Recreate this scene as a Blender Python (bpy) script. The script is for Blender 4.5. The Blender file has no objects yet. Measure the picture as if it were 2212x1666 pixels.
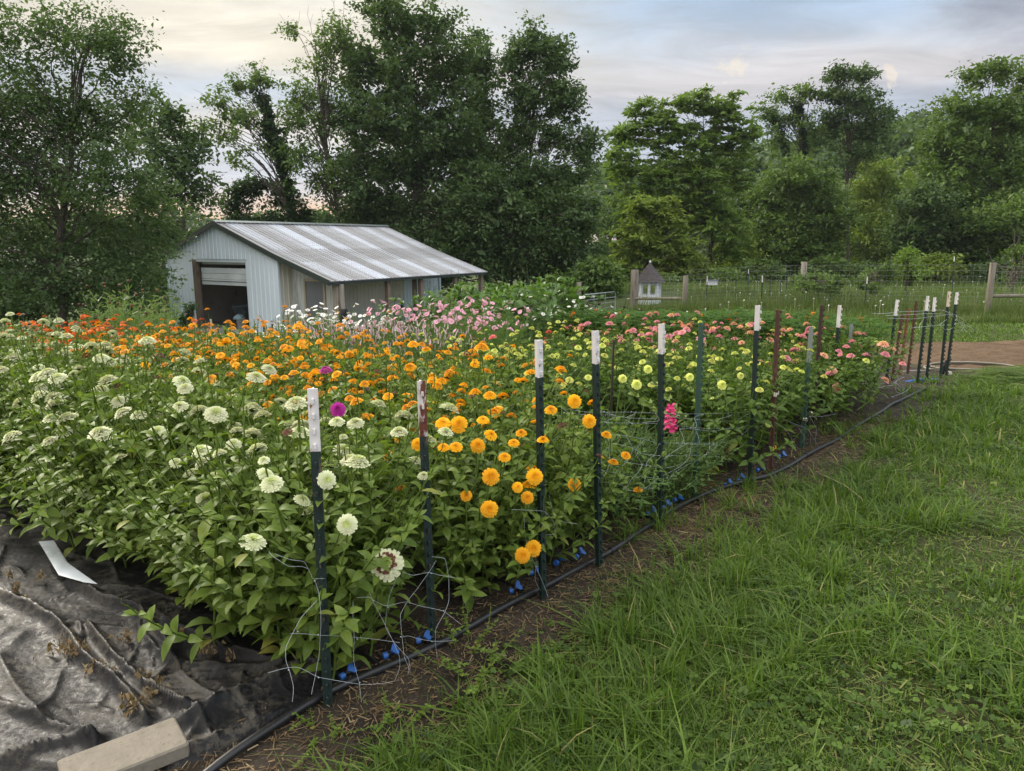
import bpy, math, random
import numpy as np
from mathutils import Vector, Matrix
R = math.radians
rng = np.random.default_rng(7)
random.seed(7)
scene = bpy.context.scene
COL = scene.collection

# ------------------------------------------------------------------ camera
CAM_H, PITCH, FPX = 1.75, R(11), 1593.0          # eye height, tilt, focal length in pixels of a 2212 px wide view
cam = bpy.data.cameras.new('camera'); cam.sensor_width = 36.0; cam.lens = 36.0 * FPX / 2212.0
cam.clip_start = 0.05; cam.clip_end = 3000
camo = bpy.data.objects.new('camera', cam); COL.objects.link(camo)
camo.location = (0, 0, CAM_H); camo.rotation_euler = (R(90) - PITCH, 0, 0)
scene.camera = camo

# ------------------------------------------------------------------ light
SUN_AZ, SUN_EL = R(-48), R(30)                   # azimuth from +Y, towards +X positive
sd = bpy.data.lights.new('sun', 'SUN'); sd.energy = 3.5; sd.angle = R(12); sd.color = (1.0, 0.92, 0.80)
so = bpy.data.objects.new('sun', sd); COL.objects.link(so)
sdir = Vector((math.sin(SUN_AZ) * math.cos(SUN_EL), math.cos(SUN_AZ) * math.cos(SUN_EL), math.sin(SUN_EL)))
so.rotation_euler = sdir.to_track_quat('Z', 'Y').to_euler(); so.location = (-20, 20, 30)
scene.view_settings.view_transform = 'Standard'; scene.view_settings.look = 'None'
scene.view_settings.exposure = 0.48; scene.view_settings.gamma = 1.0
scene.cycles.max_bounces = 6; scene.cycles.diffuse_bounces = 3; scene.cycles.transmission_bounces = 4
scene.cycles.use_denoising = True

def s2l(*c):
    return tuple((v / 255 / 12.92) if v / 255 <= .04045 else ((v / 255 + .055) / 1.055) ** 2.4 for v in c)

def make_world():
    w = bpy.data.worlds.new('World'); scene.world = w; w.use_nodes = True
    nt = w.node_tree; nt.nodes.clear(); N = nt.nodes.new; L = nt.links.new
    out = N('ShaderNodeOutputWorld'); bg = N('ShaderNodeBackground'); bg.inputs['Strength'].default_value = 0.1
    sky = N('ShaderNodeTexSky'); sky.sky_type = 'NISHITA'; sky.sun_disc = False
    sky.sun_elevation = SUN_EL; sky.sun_rotation = SUN_AZ
    tc = N('ShaderNodeTexCoord'); nrm = N('ShaderNodeVectorMath'); nrm.operation = 'NORMALIZE'
    L(tc.outputs['Generated'], nrm.inputs[0])
    sep = N('ShaderNodeSeparateXYZ'); L(nrm.outputs[0], sep.inputs[0])
    def math_(op, a, b=None, clamp=False):
        m = N('ShaderNodeMath'); m.operation = op; m.use_clamp = clamp
        for i, v in enumerate((a, b)):
            if v is None: continue
            if isinstance(v, (int, float)): m.inputs[i].default_value = v
            else: L(v, m.inputs[i])
        return m.outputs[0]
    # clouds drawn out along the horizon: direction over its height
    den = math_('ADD', sep.outputs['Z'], 0.10)
    cx = math_('DIVIDE', sep.outputs['X'], den); cy = math_('DIVIDE', sep.outputs['Y'], den)
    com = N('ShaderNodeCombineXYZ'); L(cx, com.inputs[0]); L(cy, com.inputs[1])
    def noise(vec, scale, detail, rough, dist=0.0, mul=(1, 1, 1), off=(0, 0, 0)):
        mp = N('ShaderNodeMapping'); L(vec, mp.inputs[0]); mp.inputs['Scale'].default_value = mul; mp.inputs['Location'].default_value = off
        n = N('ShaderNodeTexNoise'); L(mp.outputs[0], n.inputs['Vector'])
        n.inputs['Scale'].default_value = scale; n.inputs['Detail'].default_value = detail
        n.inputs['Roughness'].default_value = rough; n.inputs['Distortion'].default_value = dist
        return n.outputs['Fac']
    big = noise(com.outputs[0], 0.5, 5, 0.55, 0.5, (1, 1.2, 1), (3, 1, 0))
    fine = noise(com.outputs[0], 1.7, 6, 0.62, 0.8, (0.8, 1.7, 1), (0.3, 0, 0))
    puff = noise(nrm.outputs[0], 9.0, 6, 0.6, 0.2, (1, 1, 2.2), (1.3, 0.2, 0))
    wob = math_('ADD', math_('MULTIPLY', math_('SUBTRACT', big, 0.5), 0.075), math_('MULTIPLY', math_('SUBTRACT', puff, 0.5), 0.05))
    el = math_('ADD', sep.outputs['Z'], wob)
    def ramp(fac, stops):
        r = N('ShaderNodeValToRGB'); L(fac, r.inputs[0]); cr = r.color_ramp; cr.interpolation = 'B_SPLINE'
        while len(cr.elements) < len(stops): cr.elements.new(0.5)
        for e, (p, c) in zip(cr.elements, stops): e.position = p; e.color = (*c, 1)
        return r.outputs[0]
    # sine of elevation / 0.5 so that the low sky gets most of the ramp
    e2 = math_('MULTIPLY', el, 2.0, True)
    west = ramp(e2, [(0.0, s2l(246, 186, 128)), (0.07, s2l(246, 196, 148)), (0.13, s2l(196, 198, 212)), (0.21, s2l(192, 199, 212)), (0.265, s2l(236, 222, 202)),
                     (0.31, s2l(182, 190, 202)), (0.365, s2l(186, 193, 204)), (0.43, s2l(248, 234, 206)), (0.56, s2l(236, 229, 212)), (0.66, s2l(224, 223, 220)), (1.0, s2l(246, 240, 228))])
    east = ramp(e2, [(0.0, s2l(226, 212, 212)), (0.10, s2l(214, 212, 220)), (0.22, s2l(190, 199, 216)), (0.30, s2l(186, 196, 214)), (0.36, s2l(228, 218, 214)),
                     (0.43, s2l(226, 224, 226)), (0.52, s2l(192, 214, 238)), (0.70, s2l(172, 202, 236)), (1.0, s2l(236, 234, 230))])
    # west at azimuth about -25 deg, east from about +5 deg on
    az = N('ShaderNodeMapRange'); az.interpolation_type = 'SMOOTHSTEP'; az.clamp = True
    q = math_('DIVIDE', sep.outputs['X'], math_('MAXIMUM', sep.outputs['Y'], 0.05))
    L(math_('ADD', q, math_('MULTIPLY', math_('SUBTRACT', fine, 0.5), 0.35)), az.inputs[0])
    az.inputs[1].default_value = -0.18; az.inputs[2].default_value = 0.26
    mx = N('ShaderNodeMix'); mx.data_type = 'RGBA'; L(az.outputs[0], mx.inputs[0]); L(west, mx.inputs[6]); L(east, mx.inputs[7])
    # thin streaks, brighter and greyer
    st = N('ShaderNodeMapRange'); st.clamp = True; L(fine, st.inputs[0])
    st.inputs[1].default_value = 0.34; st.inputs[2].default_value = 0.68; st.inputs[3].default_value = 0.80; st.inputs[4].default_value = 1.13
    # grey cloud bank high in the north east
    gb = N('ShaderNodeMapRange'); gb.clamp = True; gb.interpolation_type = 'SMOOTHSTEP'
    dv = N('ShaderNodeVectorMath'); dv.operation = 'DISTANCE'; L(nrm.outputs[0], dv.inputs[0]); dv.inputs[1].default_value = (0.545, 0.79, 0.262)
    L(math_('ADD', dv.outputs['Value'], math_('MULTIPLY', math_('SUBTRACT', puff, 0.5), 0.22)), gb.inputs[0])
    gb.inputs[1].default_value = 0.02; gb.inputs[2].default_value = 0.13; gb.inputs[3].default_value = 0.8; gb.inputs[4].default_value = 0.0
    mg = N('ShaderNodeMix'); mg.data_type = 'RGBA'; L(gb.outputs[0], mg.inputs[0]); L(mx.outputs[2], mg.inputs[6]); mg.inputs[7].default_value = (*s2l(158, 160, 174), 1)
    # small sunlit cumulus tops
    prev = mg.outputs[2]
    for ctr, rad in (((0.2676, 0.9412, 0.2062), .017), ((0.4284, 0.8846, 0.1840), .008)):
        dc = N('ShaderNodeVectorMath'); dc.operation = 'DISTANCE'; L(nrm.outputs[0], dc.inputs[0]); dc.inputs[1].default_value = ctr
        puf2 = noise(nrm.outputs[0], 60.0, 6, 0.62, 0.0, (1, 1, 1), (ctr[0], 0, 0))
        cm = N('ShaderNodeMapRange'); cm.clamp = True; L(math_('ADD', dc.outputs['Value'], math_('MULTIPLY', math_('SUBTRACT', puf2, 0.5), 0.085)), cm.inputs[0])
        cm.inputs[1].default_value = rad * .3; cm.inputs[2].default_value = rad; cm.inputs[3].default_value = 0.6; cm.inputs[4].default_value = 0.0
        mc = N('ShaderNodeMix'); mc.data_type = 'RGBA'; L(cm.outputs[0], mc.inputs[0]); L(prev, mc.inputs[6]); mc.inputs[7].default_value = (*s2l(255, 240, 216), 1); prev = mc.outputs[2]
    # the bright patch of sun behind thin cloud, low in the west
    gl = N('ShaderNodeMapRange'); gl.clamp = True; gl.interpolation_type = 'SMOOTHSTEP'
    dg = N('ShaderNodeVectorMath'); dg.operation = 'DISTANCE'; L(nrm.outputs[0], dg.inputs[0]); dg.inputs[1].default_value = (-0.29, 0.93, 0.215)
    L(dg.outputs['Value'], gl.inputs[0]); gl.inputs[1].default_value = 0.0; gl.inputs[2].default_value = 0.30; gl.inputs[3].default_value = 1.2; gl.inputs[4].default_value = 1.0
    # overhead and behind the viewer the unseen sky is raised to add fill light
    up = N('ShaderNodeMapRange'); up.clamp = True; up.interpolation_type = 'SMOOTHSTEP'; L(sep.outputs['Z'], up.inputs[0])
    up.inputs[1].default_value = 0.30; up.inputs[2].default_value = 0.75; up.inputs[3].default_value = 1.0; up.inputs[4].default_value = SKY_UP
    bk = N('ShaderNodeMapRange'); bk.clamp = True; bk.interpolation_type = 'SMOOTHSTEP'; L(sep.outputs['Y'], bk.inputs[0])
    bk.inputs[1].default_value = 0.45; bk.inputs[2].default_value = -0.5; bk.inputs[3].default_value = 1.0; bk.inputs[4].default_value = SKY_BACK
    k = math_('MULTIPLY', math_('MULTIPLY', st.outputs[0], gl.outputs[0]), math_('MULTIPLY', up.outputs[0], bk.outputs[0]))
    vm = N('ShaderNodeVectorMath'); vm.operation = 'SCALE'; L(prev, vm.inputs[0]); L(math_('MULTIPLY', k, 7.3), vm.inputs[3])
    fin = N('ShaderNodeMix'); fin.data_type = 'RGBA'; fin.inputs[0].default_value = 0.9; L(sky.outputs[0], fin.inputs[6]); L(vm.outputs[0], fin.inputs[7])
    L(fin.outputs[2], bg.inputs['Color']); L(bg.outputs[0], out.inputs[0])
SKY_UP, SKY_BACK = 1.95, 1.9
make_world()

# ------------------------------------------------------------------ pixel <-> place helpers (2212 x 1666 view)
def ray(u, v):
    x = (u - 1106) / FPX; y = -(v - 833) / FPX
    return np.array((x, math.cos(PITCH) + y * math.sin(PITCH), -math.sin(PITCH) + y * math.cos(PITCH)))
def sm(t):
    t = np.clip(t, 0, 1); return t * t * (3 - 2 * t)
def g(x, y):
    """height of the ground"""
    x = np.asarray(x, float); y = np.asarray(y, float)
    k = .090 - .056 * sm((x + 4) / 14)
    r = np.where(y < 7, 0, np.where(y < 10, (y - 7) ** 2 / 6, y - 8.5)); r = np.minimum(r, 19)
    z = -k * r - .012 * np.clip(y - 27.5, 0, 60)
    az = x / np.maximum(y, 1)
    return z + 17 * sm((az + .02) / .62) * sm((y - 75) / 100) + 1.5 * sm((x - 18) / 30) * sm((y - 28) / 40)
def gnd(u, v, z=None):
    d = ray(u, v)
    if z is not None:
        t = (z - CAM_H) / d[2]; return d * t + np.array((0, 0, CAM_H))
    lo = 0.5
    for t in np.concatenate([np.arange(.5, 40, .05), np.arange(40, 300, .5)]):
        p = d * t + np.array((0, 0, CAM_H))
        if p[2] < g(p[0], p[1]): return np.array((p[0], p[1], float(g(p[0], p[1]))))
    return d * 200 + np.array((0, 0, CAM_H))
def onface(u, v, s):
    """where the view ray meets the upright long side of a flower row at S"""
    d = ray(u, v); o = BO + E1 * s; t = (o @ E1) / (d[:2] @ E1); return d * t + np.array((0, 0, CAM_H))
def at_y(u, v, y):
    d = ray(u, v); return d * (y / d[1]) + np.array((0, 0, CAM_H))
BO = np.array((-.69, 2.49)); E1 = np.array((.672, .740)); E2 = np.array((-.740, .672))   # bed frame: s along the posts, t along the rows
def bed(s, t):
    p = BO + E1 * s + E2 * t; return float(p[0]), float(p[1])
def onplane(u, v, off=0.0):
    """where the view ray meets the upright plane of the post row, OFF metres into the bed"""
    d = ray(u, v); o = BO + E2 * off
    t = (o @ E2) / (d[:2] @ E2); return d * t + np.array((0, 0, CAM_H))

# ------------------------------------------------------------------ mesh collector
class MB:
    def __init__(s): s.b = []
    def add(s, V, F, tint=0.5, mi=0, smooth=False):
        V = np.asarray(V, float).reshape(-1, 3); F = np.asarray(F, int)
        if np.isscalar(tint): tint = np.full(len(V), tint)
        s.b.append((V, F, np.asarray(tint, float), mi, smooth)); return s
    def box(s, c, d, rot=0, tint=.5, mi=0):
        x, y, z = np.array(d) / 2; V = np.array([(a * x, b * y, e * z) for e in (-1, 1) for b in (-1, 1) for a in (-1, 1)])
        co, si = math.cos(rot), math.sin(rot); V = np.c_[V[:, 0] * co - V[:, 1] * si, V[:, 0] * si + V[:, 1] * co, V[:, 2]] + np.array(c)
        return s.add(V, [(0, 2, 3, 1), (4, 5, 7, 6), (0, 1, 5, 4), (2, 6, 7, 3), (0, 4, 6, 2), (1, 3, 7, 5)], tint, mi)
    def bbox(s, c, d, bev=.01, rot=0, tint=.5, mi=0):
        """box with chamfered edges"""
        x, y, z = np.array(d) / 2; b = bev; V = []; 
        for zz, k in ((-z, b), (-z + b, 0), (z - b, 0), (z, b)):
            X, Y = x - k, y - k
            V += [(-X + b, -Y, zz), (X - b, -Y, zz), (X, -Y + b, zz), (X, Y - b, zz), (X - b, Y, zz), (-X + b, Y, zz), (-X, Y - b, zz), (-X, -Y + b, zz)]
        V = np.array(V); co, si = math.cos(rot), math.sin(rot)
        V = np.c_[V[:, 0] * co - V[:, 1] * si, V[:, 0] * si + V[:, 1] * co, V[:, 2]] + np.array(c)
        F = [(r * 8 + i, r * 8 + (i + 1) % 8, r * 8 + 8 + (i + 1) % 8, r * 8 + 8 + i) for r in range(3) for i in range(8)]
        s.add(V, F, tint, mi); return s.add(V, [list(range(7, -1, -1)), list(range(24, 32))], tint, mi)
    def tube(s, P, r, n=6, tint=.5, mi=0, cap=True, smooth=True):
        P = np.asarray(P, float); m = len(P); r = np.broadcast_to(np.asarray(r, float), (m,))
        T = np.gradient(P, axis=0); T /= np.linalg.norm(T, axis=1, keepdims=True) + 1e-12
        ref = np.array((0, 0, 1.)) if abs(T[0, 2]) < .9 else np.array((1., 0, 0))
        a = np.cross(T[0], ref); a /= np.linalg.norm(a); V = []
        for i in range(m):
            a = a - T[i] * (a @ T[i]); a /= np.linalg.norm(a) + 1e-12; b = np.cross(T[i], a)
            th = np.arange(n) * 2 * math.pi / n
            V.append(P[i] + r[i] * (np.cos(th)[:, None] * a + np.sin(th)[:, None] * b))
        V = np.concatenate(V)
        F = [(i * n + j, i * n + (j + 1) % n, (i + 1) * n + (j + 1) % n, (i + 1) * n + j) for i in range(m - 1) for j in range(n)]
        s.add(V, F, tint, mi, smooth)
        if cap: s.add(V, [list(range(n - 1, -1, -1)), [(m - 1) * n + j for j in range(n)]], tint, mi)
        return s
    def lathe(s, c, prof, n=16, tint=.5, mi=0, smooth=True):
        prof = np.array(prof, float); m = len(prof); th = np.arange(n) * 2 * math.pi / n
        V = np.concatenate([np.c_[r * np.cos(th), r * np.sin(th), np.full(n, z)] for r, z in prof]) + np.array(c)
        F = [(i * n + j, i * n + (j + 1) % n, (i + 1) * n + (j + 1) % n, (i + 1) * n + j) for i in range(m - 1) for j in range(n)]
        return s.add(V, F, tint, mi, smooth)
    def poly(s, P, tint=.5, mi=0): return s.add(P, [list(range(len(P)))], tint, mi)
    def prism(s, P, d, tint=.5, mi=0):
        """polygon P pushed along vector d"""
        P = np.asarray(P, float); n = len(P); V = np.concatenate([P, P + np.array(d)])
        s.add(V, [list(range(n - 1, -1, -1)), list(range(n, 2 * n))], tint, mi)
        return s.add(V, [(i, (i + 1) % n, n + (i + 1) % n, n + i) for i in range(n)], tint, mi)
    def mesh(s, name, mats):
        me = bpy.data.meshes.new(name); V = np.concatenate([b[0] for b in s.b]); T = np.concatenate([b[2] for b in s.b])
        lv, lt, mi, sm_ = [], [], [], []; off = 0
        for Vb, F, t, m, smo in s.b:
            if F.ndim == 1: F = F.reshape(1, -1)
            lv.append((F + off).ravel()); lt.append(np.full(len(F), F.shape[1])); mi.append(np.full(len(F), m)); sm_.append(np.full(len(F), smo)); off += len(Vb)
        lv = np.concatenate(lv).astype(np.int32); lt = np.concatenate(lt).astype(np.int32); mi = np.concatenate(mi).astype(np.int32)
        me.vertices.add(len(V)); me.vertices.foreach_set('co', V.astype(np.float32).ravel())
        me.loops.add(len(lv)); me.loops.foreach_set('vertex_index', lv)
        me.polygons.add(len(lt)); me.polygons.foreach_set('loop_start', (np.cumsum(lt) - lt).astype(np.int32)); me.polygons.foreach_set('loop_total', lt)
        me.polygons.foreach_set('material_index', mi); me.polygons.foreach_set('use_smooth', np.concatenate(sm_).astype(bool))
        at = me.attributes.new('tint', 'FLOAT', 'POINT'); at.data.foreach_set('value', T.astype(np.float32))
        me.update(calc_edges=True); me.validate()
        for m in (mats if isinstance(mats, (list, tuple)) else [mats]): me.materials.append(m)
        return me
    def build(s, name, mats, parent=None, loc=None):
        return put(name, s.mesh(name, mats), parent, loc)
def put(name, me, parent=None, loc=None):
    o = bpy.data.objects.new(name, me); COL.objects.link(o)
    if parent is not None: o.parent = parent
    if loc is not None: o.location = [float(v) for v in loc]
    return o
def tag(o, label=None, cat=None, group=None, kind=None):
    if label: o['label'] = label
    if cat: o['category'] = cat
    if group: o['group'] = group
    if kind: o['kind'] = kind
    return o
def thing(name, loc, label, cat, group=None, rz=0):
    o = bpy.data.objects.new(name, None); COL.objects.link(o); o.empty_display_size = .1
    o.location = [float(v) for v in loc]; o.rotation_euler = (0, 0, rz)
    return tag(o, label, cat, group)

# ------------------------------------------------------------------ materials
def mat(name, build):
    m = bpy.data.materials.new(name); m.use_nodes = True; nt = m.node_tree; nt.nodes.clear()
    out = nt.nodes.new('ShaderNodeOutputMaterial'); build(nt, out); return m
class NT:
    def __init__(s, nt): s.nt = nt
    def n(s, t, **k):
        o = s.nt.nodes.new(t)
        for a, v in k.items(): setattr(o, a, v)
        return o
    def l(s, a, b): s.nt.links.new(a, b)
    def noise(s, scale, detail=4, rough=.55, coord='Object', mul=(1, 1, 1), dist=0):
        tc = s.n('ShaderNodeTexCoord')
        src = tc.outputs[coord] if coord != 'Position' else s.n('ShaderNodeNewGeometry').outputs['Position']
        mp = s.n('ShaderNodeMapping'); s.l(src, mp.inputs[0]); mp.inputs['Scale'].default_value = mul
        x = s.n('ShaderNodeTexNoise'); s.l(mp.outputs[0], x.inputs['Vector']); x.inputs['Scale'].default_value = scale; x.inputs['Detail'].default_value = detail; x.inputs['Roughness'].default_value = rough; x.inputs['Distortion'].default_value = dist
        return x.outputs['Fac']
    def ramp(s, fac, stops, interp='LINEAR'):
        r = s.n('ShaderNodeValToRGB'); s.l(fac, r.inputs[0]); cr = r.color_ramp; cr.interpolation = interp
        while len(cr.elements) < len(stops): cr.elements.new(.5)
        for e, (p, c) in zip(cr.elements, stops): e.position = p; e.color = (*c, 1)
        return r.outputs[0]
    def mix(s, f, a, b, mode='MIX'):
        m = s.n('ShaderNodeMix', data_type='RGBA', blend_type=mode)
        for i, v in ((0, f), (6, a), (7, b)):
            if isinstance(v, (int, float)): m.inputs[i].default_value = v
            elif isinstance(v, tuple): m.inputs[i].default_value = (*v, 1)
            else: s.l(v, m.inputs[i])
        return m.outputs[2]
    def rng(s, v, a, b, c, d):
        m = s.n('ShaderNodeMapRange'); m.clamp = True; s.l(v, m.inputs[0])
        for i, x in enumerate((a, b, c, d)): m.inputs[i + 1].default_value = x
        return m.outputs[0]
    def bump(s, h, strength=.3, dist=.01):
        b = s.n('ShaderNodeBump'); b.inputs['Strength'].default_value = strength; b.inputs['Distance'].default_value = dist; s.l(h, b.inputs['Height']); return b.outputs[0]
    def pr(s, color, rough=.6, metal=0, normal=None, spec=.5):
        p = s.n('ShaderNodeBsdfPrincipled')
        for k, v in (('Base Color', color), ('Roughness', rough), ('Metallic', metal)):
            if isinstance(v, (int, float)): p.inputs[k].default_value = v
            elif isinstance(v, tuple): p.inputs[k].default_value = (*v, 1)
            else: s.l(v, p.inputs[k])
        p.inputs['Specular IOR Level'].default_value = spec
        if normal is not None: s.l(normal, p.inputs['Normal'])
        return p
def leafmat(name, a, b, c=None, trans=.3, rough=.5, spec=.35, objvar=.12, mottle=0):
    """leaf: colour runs from a to b (to c) with each leaf's own tint, some light passes through"""
    def f(nt, out):
        k = NT(nt); at = k.n('ShaderNodeAttribute', attribute_name='tint')
        col = k.ramp(at.outputs['Fac'], [(0, a), (1, b)] if c is None else [(0, a), (.78, b), (1, c)])
        if mottle: col = k.mix(k.rng(k.noise(38, 3, .6), .5, .72, 0, mottle), col, tuple(v * .45 + .16 for v in b)); col = k.mix(k.rng(k.noise(90, 2, .6), .62, .7, 0, mottle), col, (.10, .085, .03))
        oi = k.n('ShaderNodeObjectInfo'); hs = k.n('ShaderNodeHueSaturation'); k.l(col, hs.inputs['Color'])
        k.l(k.rng(oi.outputs['Random'], 0, 1, 1 - objvar, 1 + objvar), hs.inputs['Value']); hs.inputs['Saturation'].default_value = 1
        p = k.pr(hs.outputs[0], rough, 0, None, spec); t = k.n('ShaderNodeBsdfTranslucent')
        w = k.mix(.6, hs.outputs[0], tuple(min(1, v * s) for v, s in zip(b, (1.7, 1.9, .7)))); k.l(w, t.inputs[0])
        m = k.n('ShaderNodeMixShader'); m.inputs[0].default_value = trans; k.l(p.outputs[0], m.inputs[1]); k.l(t.outputs[0], m.inputs[2]); k.l(m.outputs[0], out.inputs[0])
    return mat(name, f)
def petalmat(name, inner, outer, trans=.25):
    def f(nt, out):
        k = NT(nt); at = k.n('ShaderNodeAttribute', attribute_name='tint')
        col = k.ramp(at.outputs['Fac'], [(0, inner), (.45, outer), (1, tuple(min(.95, v * 1.06) for v in outer))])
        oi = k.n('ShaderNodeObjectInfo'); hs = k.n('ShaderNodeHueSaturation'); k.l(col, hs.inputs['Color'])
        k.l(k.rng(oi.outputs['Random'], 0, 1, .86, 1.1), hs.inputs['Value']); k.l(k.rng(oi.outputs['Random'], 0, 1, .492, .508), hs.inputs['Hue'])
        p = k.pr(hs.outputs[0], .6, 0, None, .25); t = k.n('ShaderNodeBsdfTranslucent'); k.l(hs.outputs[0], t.inputs[0])
        m = k.n('ShaderNodeMixShader'); m.inputs[0].default_value = trans; k.l(p.outputs[0], m.inputs[1]); k.l(t.outputs[0], m.inputs[2]); k.l(m.outputs[0], out.inputs[0])
    return mat(name, f)
def paint(name, col, rough=.5, metal=0, rust=None, rustamt=.5, scale=14, mul=(1, 1, 1), bump=.15, spec=.5):
    """paint or metal with slight unevenness and, if asked, patches of rust or dirt"""
    def f(nt, out):
        k = NT(nt); n1 = k.noise(scale, 5, .6, mul=mul); n2 = k.noise(scale * .37, 3, .5, mul=mul)
        c = k.mix(k.rng(n2, .3, .7, 0, 1), tuple(v * .86 for v in col), tuple(min(1, v * 1.1) for v in col))
        if rust: c = k.mix(k.rng(n1, rustamt, rustamt + .07, 0, 1), c, rust)
        p = k.pr(c, k.rng(n1, .2, .8, max(.05, rough - .12), min(1, rough + .15)), metal, k.bump(n1, bump, .004), spec); k.l(p.outputs[0], out.inputs[0])
    return mat(name, f)
# ================================================================== the ground
def m_lawn(nt, out):
    k = NT(nt); a = k.noise(.55, 5, .6, 'Position'); b = k.noise(9, 4, .65, 'Position'); c = k.noise(60, 3, .6, 'Position')
    pos = k.n('ShaderNodeSeparateXYZ'); k.l(k.n('ShaderNodeNewGeometry').outputs['Position'], pos.inputs[0])
    col = k.mix(k.rng(pos.outputs['Y'], 14, 28, 0, 1), k.mix(k.rng(a, .35, .65, 0, 1), (.030, .026, .013), (.052, .044, .024)), k.mix(k.rng(a, .35, .65, 0, 1), (.040, .066, .016), (.062, .088, .026)))
    col = k.mix(k.rng(b, .52, .68, 0, .75), col, (.10, .085, .045)); col = k.mix(k.rng(c, .4, .7, 0, .5), col, (.035, .05, .014))
    p = k.pr(col, .9, 0, k.bump(c, .6, .02), .2); k.l(p.outputs[0], out.inputs[0])
def m_soil(nt, out):
    k = NT(nt); a = k.noise(3, 6, .65, 'Position'); c = k.noise(45, 5, .7, 'Position')
    col = k.mix(k.rng(a, .35, .65, 0, 1), (.022, .017, .013), (.055, .042, .031)); col = k.mix(k.rng(c, .56, .66, 0, .8), col, (.115, .092, .066))
    p = k.pr(col, .9, 0, k.bump(c, .8, .02), .2); k.l(p.outputs[0], out.inputs[0])
def m_tilled(nt, out):
    k = NT(nt); a = k.noise(1.6, 6, .65, 'Position'); c = k.noise(22, 6, .7, 'Position')
    col = k.mix(k.rng(a, .35, .65, 0, 1), (.095, .062, .038), (.150, .102, .064)); col = k.mix(k.rng(c, .56, .7, 0, .55), col, (.20, .15, .10)); col = k.mix(k.rng(c, .46, .34, 0, .8), col, (.045, .028, .018))
    p = k.pr(col, .95, 0, k.bump(c, .9, .04), .15); k.l(p.outputs[0], out.inputs[0])
M_LAWN, M_SOIL, M_TILLED = mat('lawn', m_lawn), mat('dark_soil', m_soil), mat('tilled_soil', m_tilled)
def vnoise(x, y, f, seed=0):
    r = np.random.default_rng(seed); o = np.zeros_like(np.asarray(x, float)); 
    for i in range(7):
        a = r.uniform(0, 6.28); ff = f * r.uniform(.6, 1.7); o = o + np.sin((x * math.cos(a) + y * math.sin(a)) * ff * 6.28 + r.uniform(0, 6.28))
    return o / 7
def sheet(name, xs, ys, zf, m, kind='structure', xy=None):
    X, Y = np.meshgrid(xs, ys); 
    if xy is not None: X, Y = xy(X, Y)
    Z = zf(X, Y); nx, ny = len(xs), len(ys)
    i = np.arange(nx * ny).reshape(ny, nx); F = np.stack([i[:-1, :-1], i[:-1, 1:], i[1:, 1:], i[1:, :-1]], -1).reshape(-1, 4)
    o = MB().add(np.c_[X.ravel(), Y.ravel(), Z.ravel()], F, smooth=True).build(name, m); return tag(o, kind=kind)
xs = np.unique(np.concatenate([-np.geomspace(24, 900, 26), np.arange(-24, 34, .5), np.geomspace(34, 900, 30)]))
ys = np.unique(np.concatenate([np.linspace(-400, -8, 12), np.arange(-8, 50, .5), np.geomspace(50, 1500, 50)]))
sheet('lawn', xs, ys, lambda X, Y: g(X, Y) + .012 * vnoise(X, Y, .35, 3), M_LAWN)
def bedxy(S, T): return BO[0] + E1[0] * S + E2[0] * T, BO[1] + E1[1] * S + E2[1] * T
def soilz(X, Y):
    S = (X - BO[0]) * E1[0] + (Y - BO[1]) * E1[1]; T = (X - BO[0]) * E2[0] + (Y - BO[1]) * E2[1]
    edge = np.minimum.reduce([(T + .42 + .12 * vnoise(X, Y, .8, 12)) / .25, (S + .7) / .3, (10.9 - S) / .3, (13.2 - T) / .3])
    return g(X, Y) + np.where(edge > 0, .022, -.05) * np.clip(np.abs(edge), 0, 1) + .008 * vnoise(X, Y, 2.3, 5) * (edge > .3)
sheet('garden_soil', np.arange(-.9, 11.1, .08), np.concatenate([np.arange(-.8, 1.5, .05), np.arange(1.5, 13.6, .2)]), soilz, M_SOIL, xy=bedxy)
def tillz(X, Y):
    e = np.minimum.reduce([(X - 5.9 - .25 * vnoise(X, Y, .5, 8) + (Y - 10) * -.22) / .5, (22 - X) / .5, (Y - 10.25 - .2 * vnoise(X, Y, .4, 9)) / .4, (14.5 + .2 * vnoise(X, Y, .3, 10) - Y) / .4])
    return g(X, Y) + np.where(e > 0, .06, -.08) * np.clip(np.abs(e), 0, 1) + (.05 * vnoise(X, Y, .9, 11) + .035 * vnoise(X, Y, 2.7, 14) + .012 * vnoise(X, Y, 6, 15)) * np.clip(e, 0, 1)
sheet('tilled_soil', np.arange(5, 22.5, .06), np.arange(9.6, 15.1, .06), tillz, M_TILLED)

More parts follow.
